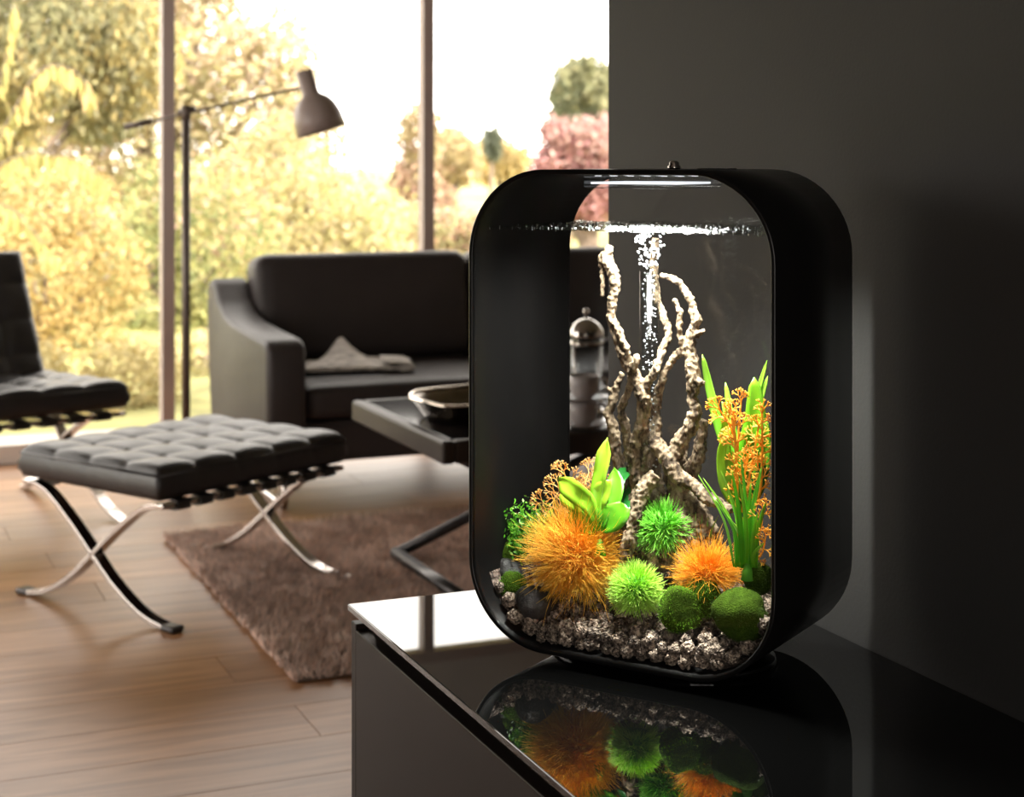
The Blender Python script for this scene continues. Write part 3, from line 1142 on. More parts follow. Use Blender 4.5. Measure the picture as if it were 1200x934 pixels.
YG = ((0.14, 0.40, 0.012), (0.46, 0.70, 0.05))
G1 = ((0.05, 0.28, 0.008), (0.20, 0.55, 0.03))
DG = ((0.015, 0.14, 0.02), (0.03, 0.25, 0.04))
broad = lambda t: max(0.02, math.sin(PI * min(1, t * 0.93 + 0.05)) ** 0.6 * (0.55 + 0.6 * t) * (1 if t < 0.85 else (1 - t) / 0.15 * 0.9 + 0.1))
blade_plant('broad_leaf_plant', 'yellow-green broad-leaved plant left of the driftwood', (703, 640), .055, [
    ([(700, 620), (700, 580), (706, 545), (712, 513)], .08, 0.75, YG, 'leaf', .3, .0026),
    ([(698, 615), (690, 590), (672, 575), (655, 560)], .06, 1.05, YG, 'leaf', .3, .0022),
    ([(698, 615), (682, 595), (668, 585), (662, 572)], .075, 0.9, YG, 'leaf', .3, .0022),
    ([(703, 618), (714, 600), (722, 575), (720, 548)], .10, 0.9, G1, 'leaf', .3, .0022),
    ([(705, 622), (716, 612), (724, 600), (727, 588)], .07, 1.35, G1, 'leaf', .25, .0008),
    ([(702, 622), (700, 600), (704, 580), (716, 562)], .07, 0.95, YG, 'leaf', .3, .0022),
    ([(700, 622), (690, 605), (684, 590), (684, 576)], .065, 1.0, YG, 'leaf', .3, .0022),
    ([(705, 622), (708, 600), (706, 585), (698, 568)], .075, 0.8, G1, 'leaf', .3, .0022),
    ([(704, 615), (718, 585), (728, 560), (738, 548)], .13, 0.7, DG, 'leaf', .3, .0022),
    ([(704, 622), (722, 610), (734, 590), (736, 570)], .135, 0.8, DG, 'leaf', .3, .0022),
    ([(699, 625), (688, 618), (676, 606), (666, 602)], .06, 0.8, G1, 'leaf', .3, .0022)], YG, 0.0150, broad)

grassw = lambda t: max(0.04, (1 - t) ** 0.55 * (0.55 + 0.45 * min(1, t * 4)))
GB = ((0.05, 0.36, 0.008), (0.25, 0.72, 0.04))
GB2 = ((0.10, 0.42, 0.01), (0.36, 0.66, 0.06))
random.seed(31)
bl = []
for (bx, by, tx, ty, bend, wf, c) in ((874, 665, 858, 552, -3, 1, GB), (876, 665, 866, 560, -4, .9, GB2), (877, 665, 880, 566, 2, 1.1, GB), (878, 665, 893, 546, 6, 1.2, GB), (879, 665, 898, 588, 4, 1.1, GB2),
                                      (872, 664, 838, 585, -10, .7, GB), (873, 665, 848, 600, -12, .8, GB2), (875, 666, 852, 570, -5, .8, GB), (880, 665, 888, 600, 3, 1, GB2), (876, 664, 872, 590, 0, 1, GB),
                                      (874, 664, 861, 600, -2, .9, GB2), (881, 665, 896, 636, 8, .8, GB2), (873, 665, 824, 560, -14, .55, GB2), (872, 664, 818, 556, -9, .45, GB2), (876, 664, 868, 530, -3, .8, GB),
                                      (877, 664, 884, 580, 1, 1.0, GB), (874, 664, 845, 552, -8, .6, GB2)):
    mx_, my_ = (bx + tx) / 2 - bend, (by + ty) / 2
    bl.append(([(bx + (tx - 872) * .22, by), (mx_ + (tx - 872) * .1, my_), (tx, ty)], .07 + random.uniform(-.02, .03), wf, c, 'grass_blade', .35))
blade_plant('grass_plant', 'tall green grass-like plant of narrow upright blades', (876, 668), .075, bl, GB, 0.0046, grassw)
bl = []
for (bx, by, tx, ty, bend, wf) in ((862, 560, 823, 415, 3, 1.5), (870, 560, 899, 422, 4, 1.0), (866, 560, 850, 448, -1, 1.2), (874, 560, 900, 440, 4, 1.2), (862, 560, 846, 470, -3, .9)):
    bl.append(([(bx, by), ((bx + tx) / 2 - bend, (by + ty) / 2), (tx, ty)], .15, wf, GB2, 'grass_blade', .3))
bl += [([(868, 600), (876, 540), (886, 490), (884, 442)], .13, 3.7, ((0.10, 0.42, 0.01), (0.28, 0.66, 0.03)), 'leaf', .2, .001),
       ([(866, 600), (858, 560), (850, 510), (853, 468)], .12, 1.5, YG, 'leaf', .3, .002),
       ([(866, 600), (872, 560), (880, 530), (876, 500)], .11, 2.4, G1, 'leaf', .3, .001),
       ([(866, 600), (850, 570), (846, 530), (858, 500)], .12, 1.6, YG, 'leaf', .3, .001),
       ([(870, 600), (888, 570), (896, 530), (898, 490)], .13, 2.4, G1, 'leaf', .3, .001),
       ([(868, 600), (880, 580), (892, 560), (894, 540)], .12, 2.4, DG, 'leaf', .3, .001)]
blade_plant('tall_leaf_plant', 'tall green plant with broad and pointed leaves behind the orange fronds', (868, 618), .14, bl, GB2, 0.0042, lambda t: max(0.04, (math.sin(PI * min(1, .12 + t * .88)) ** .55)))
blade_plant('small_grass_tuft', 'small thin grass tuft in the shade beside the deep green pompom', (824, 640), .125, [
    ([(818, 640), (816, 620), (815, 600)], .12, .8), ([(822, 640), (822, 620), (823, 603)], .12, .8), ([(826, 640), (828, 622), (830, 606)], .12, .8), ([(830, 640), (834, 622), (842, 604)], .11, 1.0)],
    ((0.05, 0.2, 0.03), (0.3, 0.5, 0.15)), 0.002, grassw)

# orange branching fronds
OC = [(0.95, 0.52, 0.07), (1.0, 0.64, 0.14), (0.92, 0.44, 0.04)]


def fan(mb, p, d, ln, rad, gen, nrm, cols):
    """a flat fan of forking twigs"""
    q = p + d * ln
    mb.tube([p, q], [rad * 1.25, rad * 1.1], 5, col=random.choice(cols), cap=gen == 0)
    if gen == 0:
        return
    sd = d.cross(nrm).normalized()
    for s in (-1, 1):
        a = s * random.uniform(.22, .62)
        nd = (d * math.cos(a) + sd * math.sin(a) + nrm * random.gauss(0, .16)).normalized()
        fan(mb, q - d * ln * random.uniform(0, .25), nd, ln * random.uniform(.72, .95), max(.00045, rad * .8), gen - 1, nrm, cols)


def coral(name, label, root, d0, stems, cols):
    """stems: (pixel path, depth at the tip, radius, side fans, fan length, generations)"""
    rt = L(root[0], root[1], d0)
    o = in_tank(name, label, 'aquarium plant', rt)
    nrm = Vector((0.1, -1, 0.15)).normalized()
    for (path, dt, rad, nside, ln, gen) in stems:
        K = len(path) - 1
        P = spline([L(x, y, d0 + (dt - d0) * i / K) - rt for i, (x, y) in enumerate(path)], 6)
        mb = MB()
        n_ = len(P)
        mb.tube(P, [rad * (1.2 - .5 * i / n_) for i in range(n_)], 6, col=cols[0])
        for i in range(nside):
            k = int(n_ * (0.22 + 0.76 * i / nside))
            dr = (P[min(k + 1, n_ - 1)] - P[k - 1]).normalized()
            sd = dr.cross(nrm).normalized()
            a = random.uniform(.6, 1.15) * (1 if i % 2 else -1)
            fan(mb, P[k], (dr * math.cos(a) + sd * math.sin(a) + nrm * random.gauss(0, .3)).normalized(), ln * random.uniform(.8, 1.15), rad * .6, max(2, gen - 1), nrm, cols)
        fan(mb, P[-1], (P[-1] - P[-3]).normalized(), ln, rad * .7, gen, nrm, cols)
        mb.build('frond', M_FIBRE, o, sm=True)
    MB().lathe([(0, -0.02), (0.007, -0.02), (0.006, 0.0), (0.003, 0.006), (0, 0.007)], 10).build('root_base', M_OCORE, o, sm=True)
    return o


random.seed(17)
coral('orange_coral_plant', 'tall orange branching fronds by the right tank wall', (868, 612), .105, [
    ([(864, 608), (863, 560), (862, 520), (858, 492)], .09, .0021, 12, .0075, 4),
    ([(862, 520), (856, 500), (846, 484)], .085, .0014, 3, .0072, 5),
    ([(864, 530), (866, 500), (868, 476)], .10, .0013, 3, .0068, 5),
    ([(872, 608), (878, 560), (884, 530), (888, 505)], .08, .0014, 8, .0075, 4),
    ([(878, 612), (890, 580), (893, 540), (893, 490)], .075, .0017, 14, .0065, 4),
    ([(876, 640), (890, 625), (894, 600)], .065, .0014, 6, .0065, 4),
    ([(878, 660), (892, 650), (897, 630)], .06, .0013, 5, .006, 4),
    ([(870, 600), (872, 560), (876, 540)], .07, .0013, 5, .007, 4)], OC)
OC2 = [(1.0, 0.62, 0.22), (1.0, 0.74, 0.36), (0.95, 0.55, 0.16)]
coral('pale_orange_coral_plant', 'pale orange branching fronds against the dark tank side', (676, 622), .095, [
    ([(676, 615), (668, 590), (658, 576)], .075, .0011, 3, .0075, 5),
    ([(676, 615), (670, 580), (664, 562)], .085, .0011, 4, .0075, 5),
    ([(675, 618), (656, 600), (642, 592)], .075, .0010, 3, .0065, 5),
    ([(678, 615), (682, 580), (688, 560)], .11, .0011, 4, .0068, 5),
    ([(679, 615), (692, 575), (699, 553)], .12, .0010, 4, .0062, 5),
    ([(677, 615), (680, 598), (683, 585)], .10, .0010, 3, .0065, 4)], OC2)

# fine-leaved bush on the left
random.seed(41)
rt = L(610, 660, .11)
o = in_tank('fine_leaved_bush', 'fine-leaved dull green bush in the dark left side of the tank', 'aquarium plant', rt)
mb, ms = MB(), MB()
FB = [(0.08, 0.32, 0.015), (0.14, 0.44, 0.025), (0.22, 0.5, 0.05), (0.05, 0.22, 0.01)]
for (px, py, dd) in ((600, 596, .08), (612, 592, .08), (626, 588, .08), (594, 610, .08), (604, 618, .075), (616, 608, .07), (632, 602, .075), (598, 630, .07), (640, 592, .09), (608, 640, .065), (586, 622, .085), (598, 600, .12), (588, 618, .11), (612, 604, .10), (625, 598, .10), (640, 600, .11), (605, 625, .09), (620, 618, .085), (590, 635, .10), (634, 610, .13), (650, 595, .14), (582, 606, .14), (616, 635, .085), (600, 645, .09), (645, 612, .09), (572, 598, .14)):
    b = L(px, py, dd) - rt
    st = [Vector((0, 0, 0)), b * 0.5 + Vector((0, 0, .008)), b]
    ms.tube(st, [.0009, .0007, .0004], 4, col=FB[0])
    for k in range(60):
        t = random.uniform(.35, 1.02)
        c = (st[1] * 2 * t if t < .5 else st[1] + (st[2] - st[1]) * (2 * t - 1))
        c = c + Vector((random.gauss(0, 1), random.gauss(0, 1), random.gauss(0, 1))) * .0055
        dr = Vector((random.gauss(0, 1), random.gauss(0, 1), random.gauss(0, 1) + .5)).normalized()
        s = dr.orthogonal().normalized()
        l, w = random.uniform(.004, .0075), random.uniform(.0009, .0016)
        mb.add([c, c + dr * l * .5 + s * w, c + dr * l, c + dr * l * .5 - s * w], [(0, 1, 2, 3)], random.choice(FB))
ms.build('stems', M_FIBRE, o, sm=True)
tag(mb.build('leaflets', M_LEAF, o), kind='stuff')

# ------------------------------------------------------------------ ottoman and lounge chair


def quilt(lx, ly, th, nx, ny, puff=0.016, rnd=0.028, step=0.010):
    """tufted cushion, base at z=0, centred"""
    mb = MB()
    gx, gy = int(lx / step), int(ly / step)
    vs, fs = [], []

    def top(x, y):
        u = (x + lx / 2) / lx * nx
        v = (y + ly / 2) / ly * ny
        a, b = abs(math.sin(PI * u)), abs(math.sin(PI * v))
        e = min(lx / 2 - abs(x), ly / 2 - abs(y))
        h = th + puff * ((a * b) ** 0.45 - 0.75)
        h -= 0.010 * (1 - min(1, a * 4)) * (1 - min(1, b * 4))
        if e < rnd:
            h -= rnd - math.sqrt(max(0, rnd * rnd - (rnd - e) ** 2))
        return h
    for j in range(gy + 1):
        for i in range(gx + 1):
            x, y = -lx / 2 + lx * i / gx, -ly / 2 + ly * j / gy
            vs.append((x, y, top(x, y)))
    nb = len(vs)
    for j in range(gy + 1):
        for i in range(gx + 1):
            x, y, _ = vs[j * (gx + 1) + i]
            e = min(lx / 2 - abs(x), ly / 2 - abs(y))
            z = 0.0 if e > 0.02 else 0.02 - math.sqrt(max(0, .0004 - (.02 - e) ** 2))
            vs.append((x, y, z))
    W = gx + 1
    for j in range(gy):
        for i in range(gx):
            q = j * W + i
            fs.append((q, q + 1, q + W + 1, q + W))
            fs.append((nb + q, nb + q + W, nb + q + W + 1, nb + q + 1))
    bd = [i for i in range(gx)] + [j * W + gx for j in range(gy)] + [gy * W + i for i in range(gx, 0, -1)] + [j * W for j in range(gy, 0, -1)]
    for a, b in zip(bd, bd[1:] + bd[:1]):
        fs.append((a, nb + a, nb + b, b))
    mb.add(vs, fs)
    btn = [(-lx / 2 + lx * i / nx, -ly / 2 + ly * j / ny) for i in range(1, nx) for j in range(1, ny)]
    return mb, [(x, y, top(x, y)) for x, y in btn], top


def cushion(parent, name, lx, ly, th, nx, ny, loc, rot=(0, 0, 0)):
    mb, btn, top = quilt(lx, ly, th, nx, ny)
    c = mb.build(name, M_LEATHER, parent, sm=True, loc=loc)
    c.rotation_euler = rot
    bm_ = MB().lathe([(0, -0.004), (0.010, -0.002), (0.011, 0.002), (0.007, 0.006), (0, 0.007)], 10).mesh('button', True)
    bm_.materials.append(M_LEATHER)
    for p in btn:
        b = bpy.data.objects.new('button', bm_)
        COL.objects.link(b)
        b.parent = c
        b.location = p
    r = 0.004
    hx, hy, z = lx / 2 - 0.006, ly / 2 - 0.006, th - 0.026
    MB().tube([(-hx, -hy, z), (hx, -hy, z), (hx, hy, z), (-hx, hy, z), (-hx, -hy, z)], r, 6).build('piping', M_LEATHER, c, sm=True)
    return c


def flat_bar(parent, name, yz, x, w, t, mt):
    """a flat steel bar bent in the local y-z plane"""
    P = spline([(x, y, z) for y, z in yz])
    vs, fs = [], []
    for i, p in enumerate(P):
        tg = (P[min(i + 1, len(P) - 1)] - P[max(i - 1, 0)]).normalized()
        nn = Vector((0, -tg.z, tg.y))
        for sx, sn in ((-1, -1), (1, -1), (1, 1), (-1, 1)):
            vs.append(p + Vector((sx * w / 2, 0, 0)) + nn * sn * t / 2)
    for i in range(len(P) - 1):
        for k in range(4):
            k2 = (k + 1) % 4
            fs.append((i * 4 + k, i * 4 + k2, i * 4 + 4 + k2, i * 4 + 4 + k))
    e = (len(P) - 1) * 4
    fs += [(3, 2, 1, 0), (e, e + 1, e + 2, e + 3)]
    mb = MB()
    mb.add(vs, fs)
    o = mb.build(name, mt, parent, bevel=0.002)
    return o


ott = thing('tufted_ottoman', 'tufted black leather ottoman on crossed chrome legs', 'ottoman', (0.935, 4.55, 0), math.radians(30))
OTX, OTY = 0.315, 0.30
for sx in (-1, 1):
    for sy in (-1, 1):
        flat_bar(ott, 'leg', [(sy * 0.285, 0.318), (sy * 0.20, 0.300), (sy * 0.10, 0.235), (0.0, 0.155), (-sy * 0.09, 0.085), (-sy * 0.19, 0.030), (-sy * 0.275, 0.010), (-sy * 0.305, 0.009)], sx * OTX, 0.036, 0.013, M_CHROME)
for sx in (-1, 1):
    for sy in (-1, 1):
        MB().box((sx * OTX - 0.021, sy * 0.300 - 0.024, 0.0005), (sx * OTX + 0.021, sy * 0.300 + 0.024, 0.017)).build('foot_pad', M_DARKSTEEL if sx < 0 else M_CHROME, ott, bevel=0.006, seg=3)
for sy in (-1, 1):
    MB().box((-OTX - 0.02, sy * 0.272 - 0.018, 0.310), (OTX + 0.02, sy * 0.272 + 0.018, 0.321)).build('side_rail', M_CHROME, ott, bevel=0.002)
for i in range(8):
    x = -0.27 + 0.54 * i / 7
    pts = [(-0.292, 0.304), (-0.293, 0.326), (-0.24, 0.327), (0, 0.318), (0.24, 0.327), (0.293, 0.326), (0.292, 0.304), (0.235, 0.302), (0.232, 0.306), (0.287, 0.309)]
    flat_bar(ott, 'strap', [(-0.236, 0.302), (-0.290, 0.304), (-0.294, 0.316), (-0.27, 0.327), (-0.1, 0.322), (0.1, 0.322), (0.27, 0.327), (0.294, 0.316), (0.290, 0.304), (0.236, 0.302)], x, 0.042, 0.004, M_LEATHER)
cushion(ott, 'cushion', 0.70, 0.58, 0.092, 5, 4, (0, 0, 0.330))
ott.children[0]['label'] = 'curved flat chrome bar'

chair = thing('lounge_chair', 'tufted black leather lounge chair on a crossed chrome frame by the window', 'chair', (0.455, 5.668, 0), math.radians(18.4))
for sx in (-1, 1):
    flat_bar(chair, 'back_leg', [(0.45, 0.77), (0.37, 0.60), (0.25, 0.44), (0.10, 0.27), (-0.08, 0.14), (-0.25, 0.045), (-0.37, 0.009), (-0.40, 0.009)], sx * 0.35, 0.036, 0.013, M_CHROME)
    flat_bar(chair, 'seat_leg', [(-0.36, 0.36), (-0.22, 0.345), (-0.05, 0.28), (0.10, 0.19), (0.22, 0.09), (0.32, 0.025), (0.38, 0.009)], sx * 0.35, 0.036, 0.013, M_CHROME)
MB().box((-0.36, -0.365, 0.352), (0.36, -0.325, 0.363)).build('front_rail', M_CHROME, chair, bevel=0.002)
MB().box((-0.36, 0.20, 0.355), (0.36, 0.235, 0.366)).build('rear_rail', M_CHROME, chair, bevel=0.002)
for i in range(7):
    x = -0.28 + 0.56 * i / 6
    flat_bar(chair, 'strap', [(-0.30, 0.345), (-0.372, 0.348), (-0.376, 0.362), (-0.34, 0.371), (0.0, 0.366), (0.22, 0.374)], x, 0.05, 0.004, M_LEATHER)
    flat_bar(chair, 'strap', [(0.24, 0.42), (0.35, 0.60), (0.43, 0.745)], x, 0.05, 0.004, M_LEATHER)
cushion(chair, 'seat_cushion', 0.74, 0.60, 0.092, 5, 4, (0, -0.085, 0.372), (math.radians(-2), 0, 0))
cushion(chair, 'back_cushion', 0.66, 0.53, 0.092, 5, 4, (-0.01, 0.285, 0.605), (math.radians(65), 0, 0))

# ------------------------------------------------------------------ sofa
SX0, SX1, SY0, SY1 = 1.38, 3.42, 5.385, 6.34
sofa = thing('sofa', 'dark anthracite two-seat sofa with sloped arms in front of the window', 'sofa', ((SX0 + SX1) / 2, (SY0 + SY1) / 2, 0))
ox, oy = (SX0 + SX1) / 2, (SY0 + SY1) / 2


def rbox(mb, lo, hi, r, seg=5, bulge=0.0):
    """rounded box as a subdivided cube pulled to a rounded shape"""
    bm = bmesh.new()
    bmesh.ops.create_cube(bm, size=2)
    bmesh.ops.subdivide_edges(bm, edges=bm.edges[:], cuts=15, use_grid_fill=True)
    h = [(hi[i] - lo[i]) / 2 for i in range(3)]
    c = [(hi[i] + lo[i]) / 2 for i in range(3)]
    vs = []
    for v in bm.verts:
        q = []
        for i in range(3):
            s = v.co[i]
            a = abs(s)
            # concentrate samples near the edge
            a = a if a < 0.5 else a
            q.append(math.copysign(1 - (1 - a) ** 1.8, s) * h[i])
        q = Vector(q)
        core = Vector([max(-h[i] + r, min(h[i] - r, q[i])) for i in range(3)])
        dlt = q - core
        if dlt.length > 1e-9:
            q = core + dlt.normalized() * r
        if bulge:
            q.z += bulge * (1 - (q.x / h[0]) ** 2) * (1 - (q.y / h[1]) ** 2) * (1 if q.z > 0 else 0)
        vs.append(q + Vector(c))
    mb.add(vs, [tuple(v.index for v in f.verts) for f in bm.faces])
    bm.free()
    return mb


def sb(name, lo, hi, r, mt=None, bulge=0, rot=None):
    c = [(lo[i] + hi[i]) / 2 for i in range(3)]
    hh = [(hi[i] - lo[i]) / 2 for i in range(3)]
    mb = rbox(MB(), [-x for x in hh], hh, r, bulge=bulge)
    o = mb.build(name, mt or M_SOFA, sofa, sm=True, loc=(c[0] - ox, c[1] - oy, c[2]))
    if rot:
        o.rotation_euler = rot
    return o


sb('base', (SX0 + 0.05, SY0 + 0.03, 0.15), (SX1 - 0.05, SY1 - 0.05, 0.295), 0.02)
prof = [(0.0, 0.152), (-0.005, 0.36), (0.0, 0.545), (0.02, 0.575), (0.06, 0.585), (0.30, 0.592), (0.52, 0.602), (0.66, 0.622), (0.755, 0.665), (0.81, 0.715), (0.85, 0.738), (0.91, 0.735), (0.945, 0.70), (0.95, 0.55), (0.91, 0.30), (0.87, 0.152)]
for s in (0, 1):
    mb = MB()
    xs = [0.0, 0.14] if s == 0 else [-0.14, 0.0]
    xo = SX0 - ox if s == 0 else SX1 - ox
    mb.prism([(p[0] - (SY1 - SY0) / 2, p[1]) for p in prof], 'x', xo + xs[0], xo + xs[1])
    o = mb.build('arm', M_SOFA, sofa, bevel=0.032, seg=5)
    o.data.polygons.foreach_set('use_smooth', [True] * len(o.data.polygons))
MID = 2.395
sb('seat_cushion', (SX0 + 0.143, SY0 + 0.015, 0.297), (MID - 0.003, 6.10, 0.418), 0.04, bulge=0.012)
sb('seat_cushion', (MID + 0.003, SY0 + 0.015, 0.297), (SX1 - 0.143, 6.10, 0.418), 0.04, bulge=0.012)
sb('back_cushion', (SX0 + 0.135, 6.06, 0.405), (MID - 0.003, 6.25, 0.83), 0.055, rot=(math.radians(-9), 0, 0))
sb('back_cushion', (MID + 0.003, 6.06, 0.405), (SX1 - 0.135, 6.25, 0.83), 0.055, rot=(math.radians(-9), 0, 0))
sb('back_frame', (SX0 + 0.10, 6.22, 0.17), (SX1 - 0.10, SY1, 0.70), 0.03)
for xx in (SX0 + 0.07, SX1 - 0.07):
    P = spline([(xx - ox, SY0 + 0.06 - oy, 0.152), (xx - ox, SY0 + 0.03 - oy, 0.05), (xx - ox, SY0 + 0.045 - oy, 0.013), (xx - ox, SY0 + 0.10 - oy, 0.012), (xx - ox, SY0 + 0.62 - oy, 0.012), (xx - ox, SY0 + 0.70 - oy, 0.013), (xx - ox, SY0 + 0.73 - oy, 0.05), (xx - ox, SY0 + 0.71 - oy, 0.152)], 6)
    tag(MB().tube(P, 0.012, 10).build('leg', M_CHROME, sofa, sm=True), 'chrome tube sled leg')

# newspaper on the seat
npc = on_z(415, 430, 0.433)
news = thing('newspaper', 'folded newspaper lying on the sofa seat', 'newspaper', (npc.x, npc.y, 0.4325), math.radians(-14))


def sheet(pts, w0, w1, name, th=0.004, skew=0.0):
    P = spline([(a, 0, b) for a, b in pts], 6)
    vs, fs = [], []
    for i, p in enumerate(P):
        t = i / (len(P) - 1)
        for y in (w0, w1):
            vs.append((p.x + skew * (y - w0), y, p.z))
    for i in range(len(P) - 1):
        fs.append((2 * i, 2 * i + 1, 2 * i + 3, 2 * i + 2))
    mb = MB()
    mb.add(vs, fs)
    o = mb.build(name, M_PAPER, news, sm=True)
    md = o.modifiers.new('thick', 'SOLIDIFY')
    md.thickness, md.offset = th, 1
    return o


sheet([(-0.19, 0.002), (-0.05, 0.004), (0.10, 0.004), (0.20, 0.006)], -0.15, 0.12, 'lower_section', 0.010)
vs, fs = [], []
for j in range(13):
    for i in range(17):
        x, y = -0.19 + 0.39 * i / 16, -0.135 + 0.28 * j / 12
        t = j / 12
        z = 0.014 + 0.095 * t ** 1.2 * max(0, 1 - abs(x + 0.03) / (0.09 + 0.12 * (1 - t))) ** 0.8 + 0.008 * math.sin(x * 16) * t
        vs.append((x * (1 - 0.25 * t) - 0.02 * t, y, z))
for j in range(12):
    for i in range(16):
        q = j * 17 + i
        fs.append((q, q + 1, q + 18, q + 17))
mb = MB()
mb.add(vs, fs)
o = mb.build('upper_section', M_PAPER, news, sm=True)
md = o.modifiers.new('thick', 'SOLIDIFY')
md.thickness, md.offset = 0.004, -1
sheet([(0.10, 0.030), (0.17, 0.026), (0.205, 0.018), (0.20, 0.008), (0.15, 0.004)], -0.15, 0.08, 'rolled_fold', 0.004)

# ------------------------------------------------------------------ rug
RX0, RX1, RY0, RY1 = 0.985, 3.05, 3.605, 5.144
rug = thing('shag_rug', 'taupe shag rug under the coffee table', 'rug', ((RX0 + RX1) / 2, (RY0 + RY1) / 2, 0))
hx, hy = (RX1 - RX0) / 2, (RY1 - RY0) / 2
MB().box((-hx + .01, -hy + .01, 0.0005), (hx - .01, hy - .01, 0.008)).build('backing', M_RUG, rug, bevel=0.003)
rng = np.random.default_rng(3)
NT = 52000
bx = rng.uniform(-hx, hx, NT)
by = rng.uniform(-hy, hy, NT)
ang = np.array([2.2 * noise.noise(Vector((float(a) * 4.5, float(b) * 4.5, 0))) + 1.5 * noise.noise(Vector((float(a) * 14, float(b) * 14, 5))) for a, b in zip(bx, by)]) * 2.2 + rng.normal(0, .5, NT)
lean = rng.uniform(.3, 1.05, NT)
ht = rng.uniform(.015, .030, NT)
lx_ = np.cos(ang) * np.sin(lean) * ht
ly_ = np.sin(ang) * np.sin(lean) * ht
lz_ = np.cos(lean) * ht + 0.006
wd = rng.uniform(.0028, .0050, NT)
pa = rng.uniform(0, 2 * PI, NT)
V = np.zeros((NT, 4, 3), dtype=np.float32)
for k in range(3):
    V[:, k, 0] = bx + wd * np.cos(pa + k * 2.094)
    V[:, k, 1] = by + wd * np.sin(pa + k * 2.094)
    V[:, k, 2] = 0.007
V[:, 3, 0], V[:, 3, 1], V[:, 3, 2] = bx + lx_, by + ly_, 0.007 + lz_
base = np.arange(NT)[:, None] * 4
Fc = np.concatenate([base + np.array([0, 1, 3]), base + np.array([1, 2, 3]), base + np.array([2, 0, 3])])


def np_mesh(name, V, Fc, cols):
    V = np.asarray(V, dtype=np.float32).reshape(-1, 3)
    k = Fc.shape[1]
    me = bpy.data.meshes.new(name)
    me.vertices.add(len(V))
    me.vertices.foreach_set('co', V.ravel())
    me.loops.add(Fc.size)
    me.loops.foreach_set('vertex_index', Fc.astype(np.int32).ravel())
    me.polygons.add(len(Fc))
    me.polygons.foreach_set('loop_start', np.arange(0, Fc.size, k, dtype=np.int32))
    me.polygons.foreach_set('loop_total', np.full(len(Fc), k, dtype=np.int32))
    me.update(calc_edges=True)
    ca = me.color_attributes.new('Col', 'FLOAT_COLOR', 'POINT')
    C = np.ones((len(V), 4), dtype=np.float32)
    C[:, :3] = cols
    ca.data.foreach_set('color', C.ravel())
    me.validate()
    return me


tone = rng.uniform(.75, 1.2, NT)[:, None] * np.array([[0.86, 0.67, 0.57]])
pm = np_mesh('pile', V, Fc, np.repeat(tone, 4, axis=0))
pm.materials.append(M_PILE)
smooth(pm)
o = bpy.data.objects.new('pile', pm)
COL.objects.link(o)
o.parent = rug
tag(o, kind='stuff')

# ------------------------------------------------------------------ coffee table and what stands on it
TZ1 = 0.48
TX0, TX1, TY0, TY1 = 1.45, 2.62, 3.875, 4.653
tab = thing('coffee_table', 'low black coffee table on crossed dark tube legs', 'coffee table', ((TX0 + TX1) / 2, (TY0 + TY1) / 2, 0))
hx, hy = (TX1 - TX0) / 2, (TY1 - TY0) / 2
MB().box((-hx + .035, -hy + .035, TZ1 - .05), (hx - .035, hy - .035, TZ1 - .0005)).build('table_top', M_TABLE, tab, bevel=.001)
for lo_, hi_ in (((-hx, -hy, TZ1 - .06), (-hx + .035, hy, TZ1)), ((hx - .035, -hy, TZ1 - .06), (hx, hy, TZ1)), ((-hx + .035, -hy, TZ1 - .06), (hx - .035, -hy + .035, TZ1)), ((-hx + .035, hy - .035, TZ1 - .06), (hx - .035, hy, TZ1))):
    MB().box(lo_, hi_).build('edge_rail', M_TABLE_EDGE, tab, bevel=.008, seg=3)
for y in (-hy + .10, hy - .10):
    for s in (-1, 1):
        MB().tube([(s * -.475, y, .034), (s * .475, y, TZ1 - .075)], .0165, 14).build('leg', M_DARKSTEEL, tab, sm=True)
for s in (-1, 1):
    MB().tube([(s * .475, -hy + .085, .034), (s * .475, hy - .085, .034)], .0175, 14).build('floor_bar', M_DARKSTEEL, tab, sm=True)
    MB().tube([(s * .475, -hy + .085, TZ1 - .075), (s * .475, hy - .085, TZ1 - .075)], .0165, 14).build('top_bar', M_DARKSTEEL, tab, sm=True)

bw = MB()
wob = lambda q, an: Vector((q.x * (1 + .010 * math.sin(5 * an + 1)), q.y * (1 + .010 * math.sin(5 * an + 1)), q.z + (.0022 * math.sin(6 * an + .4) + .001 * math.sin(11 * an)) * max(0, (q.z - .02) / .045)))
bw.lathe([(0, .001), (.150, .001), (.160, .005), (.176, .030), (.192, .050), (.200, .056), (.196, .057), (.172, .034), (.154, .010), (0, .007)], 64, fn=wob)
bwl = thing('silver_dish', 'x', 'dish', (1.695, 4.225, TZ1))
bw.build('bowl', M_DARKSILVER, bwl, sm=True)
rim = []
for k in range(65):
    an = 2 * PI * k / 64
    rim.append(wob(Vector((.199 * math.cos(an), .199 * math.sin(an), .057)), an))
MB().tube(rim, .0048, 8).build('rim', M_SILVER, bwl, sm=True)
tag(bwl, 'wide shallow silver dish with a wavy rim on the coffee table', 'dish')

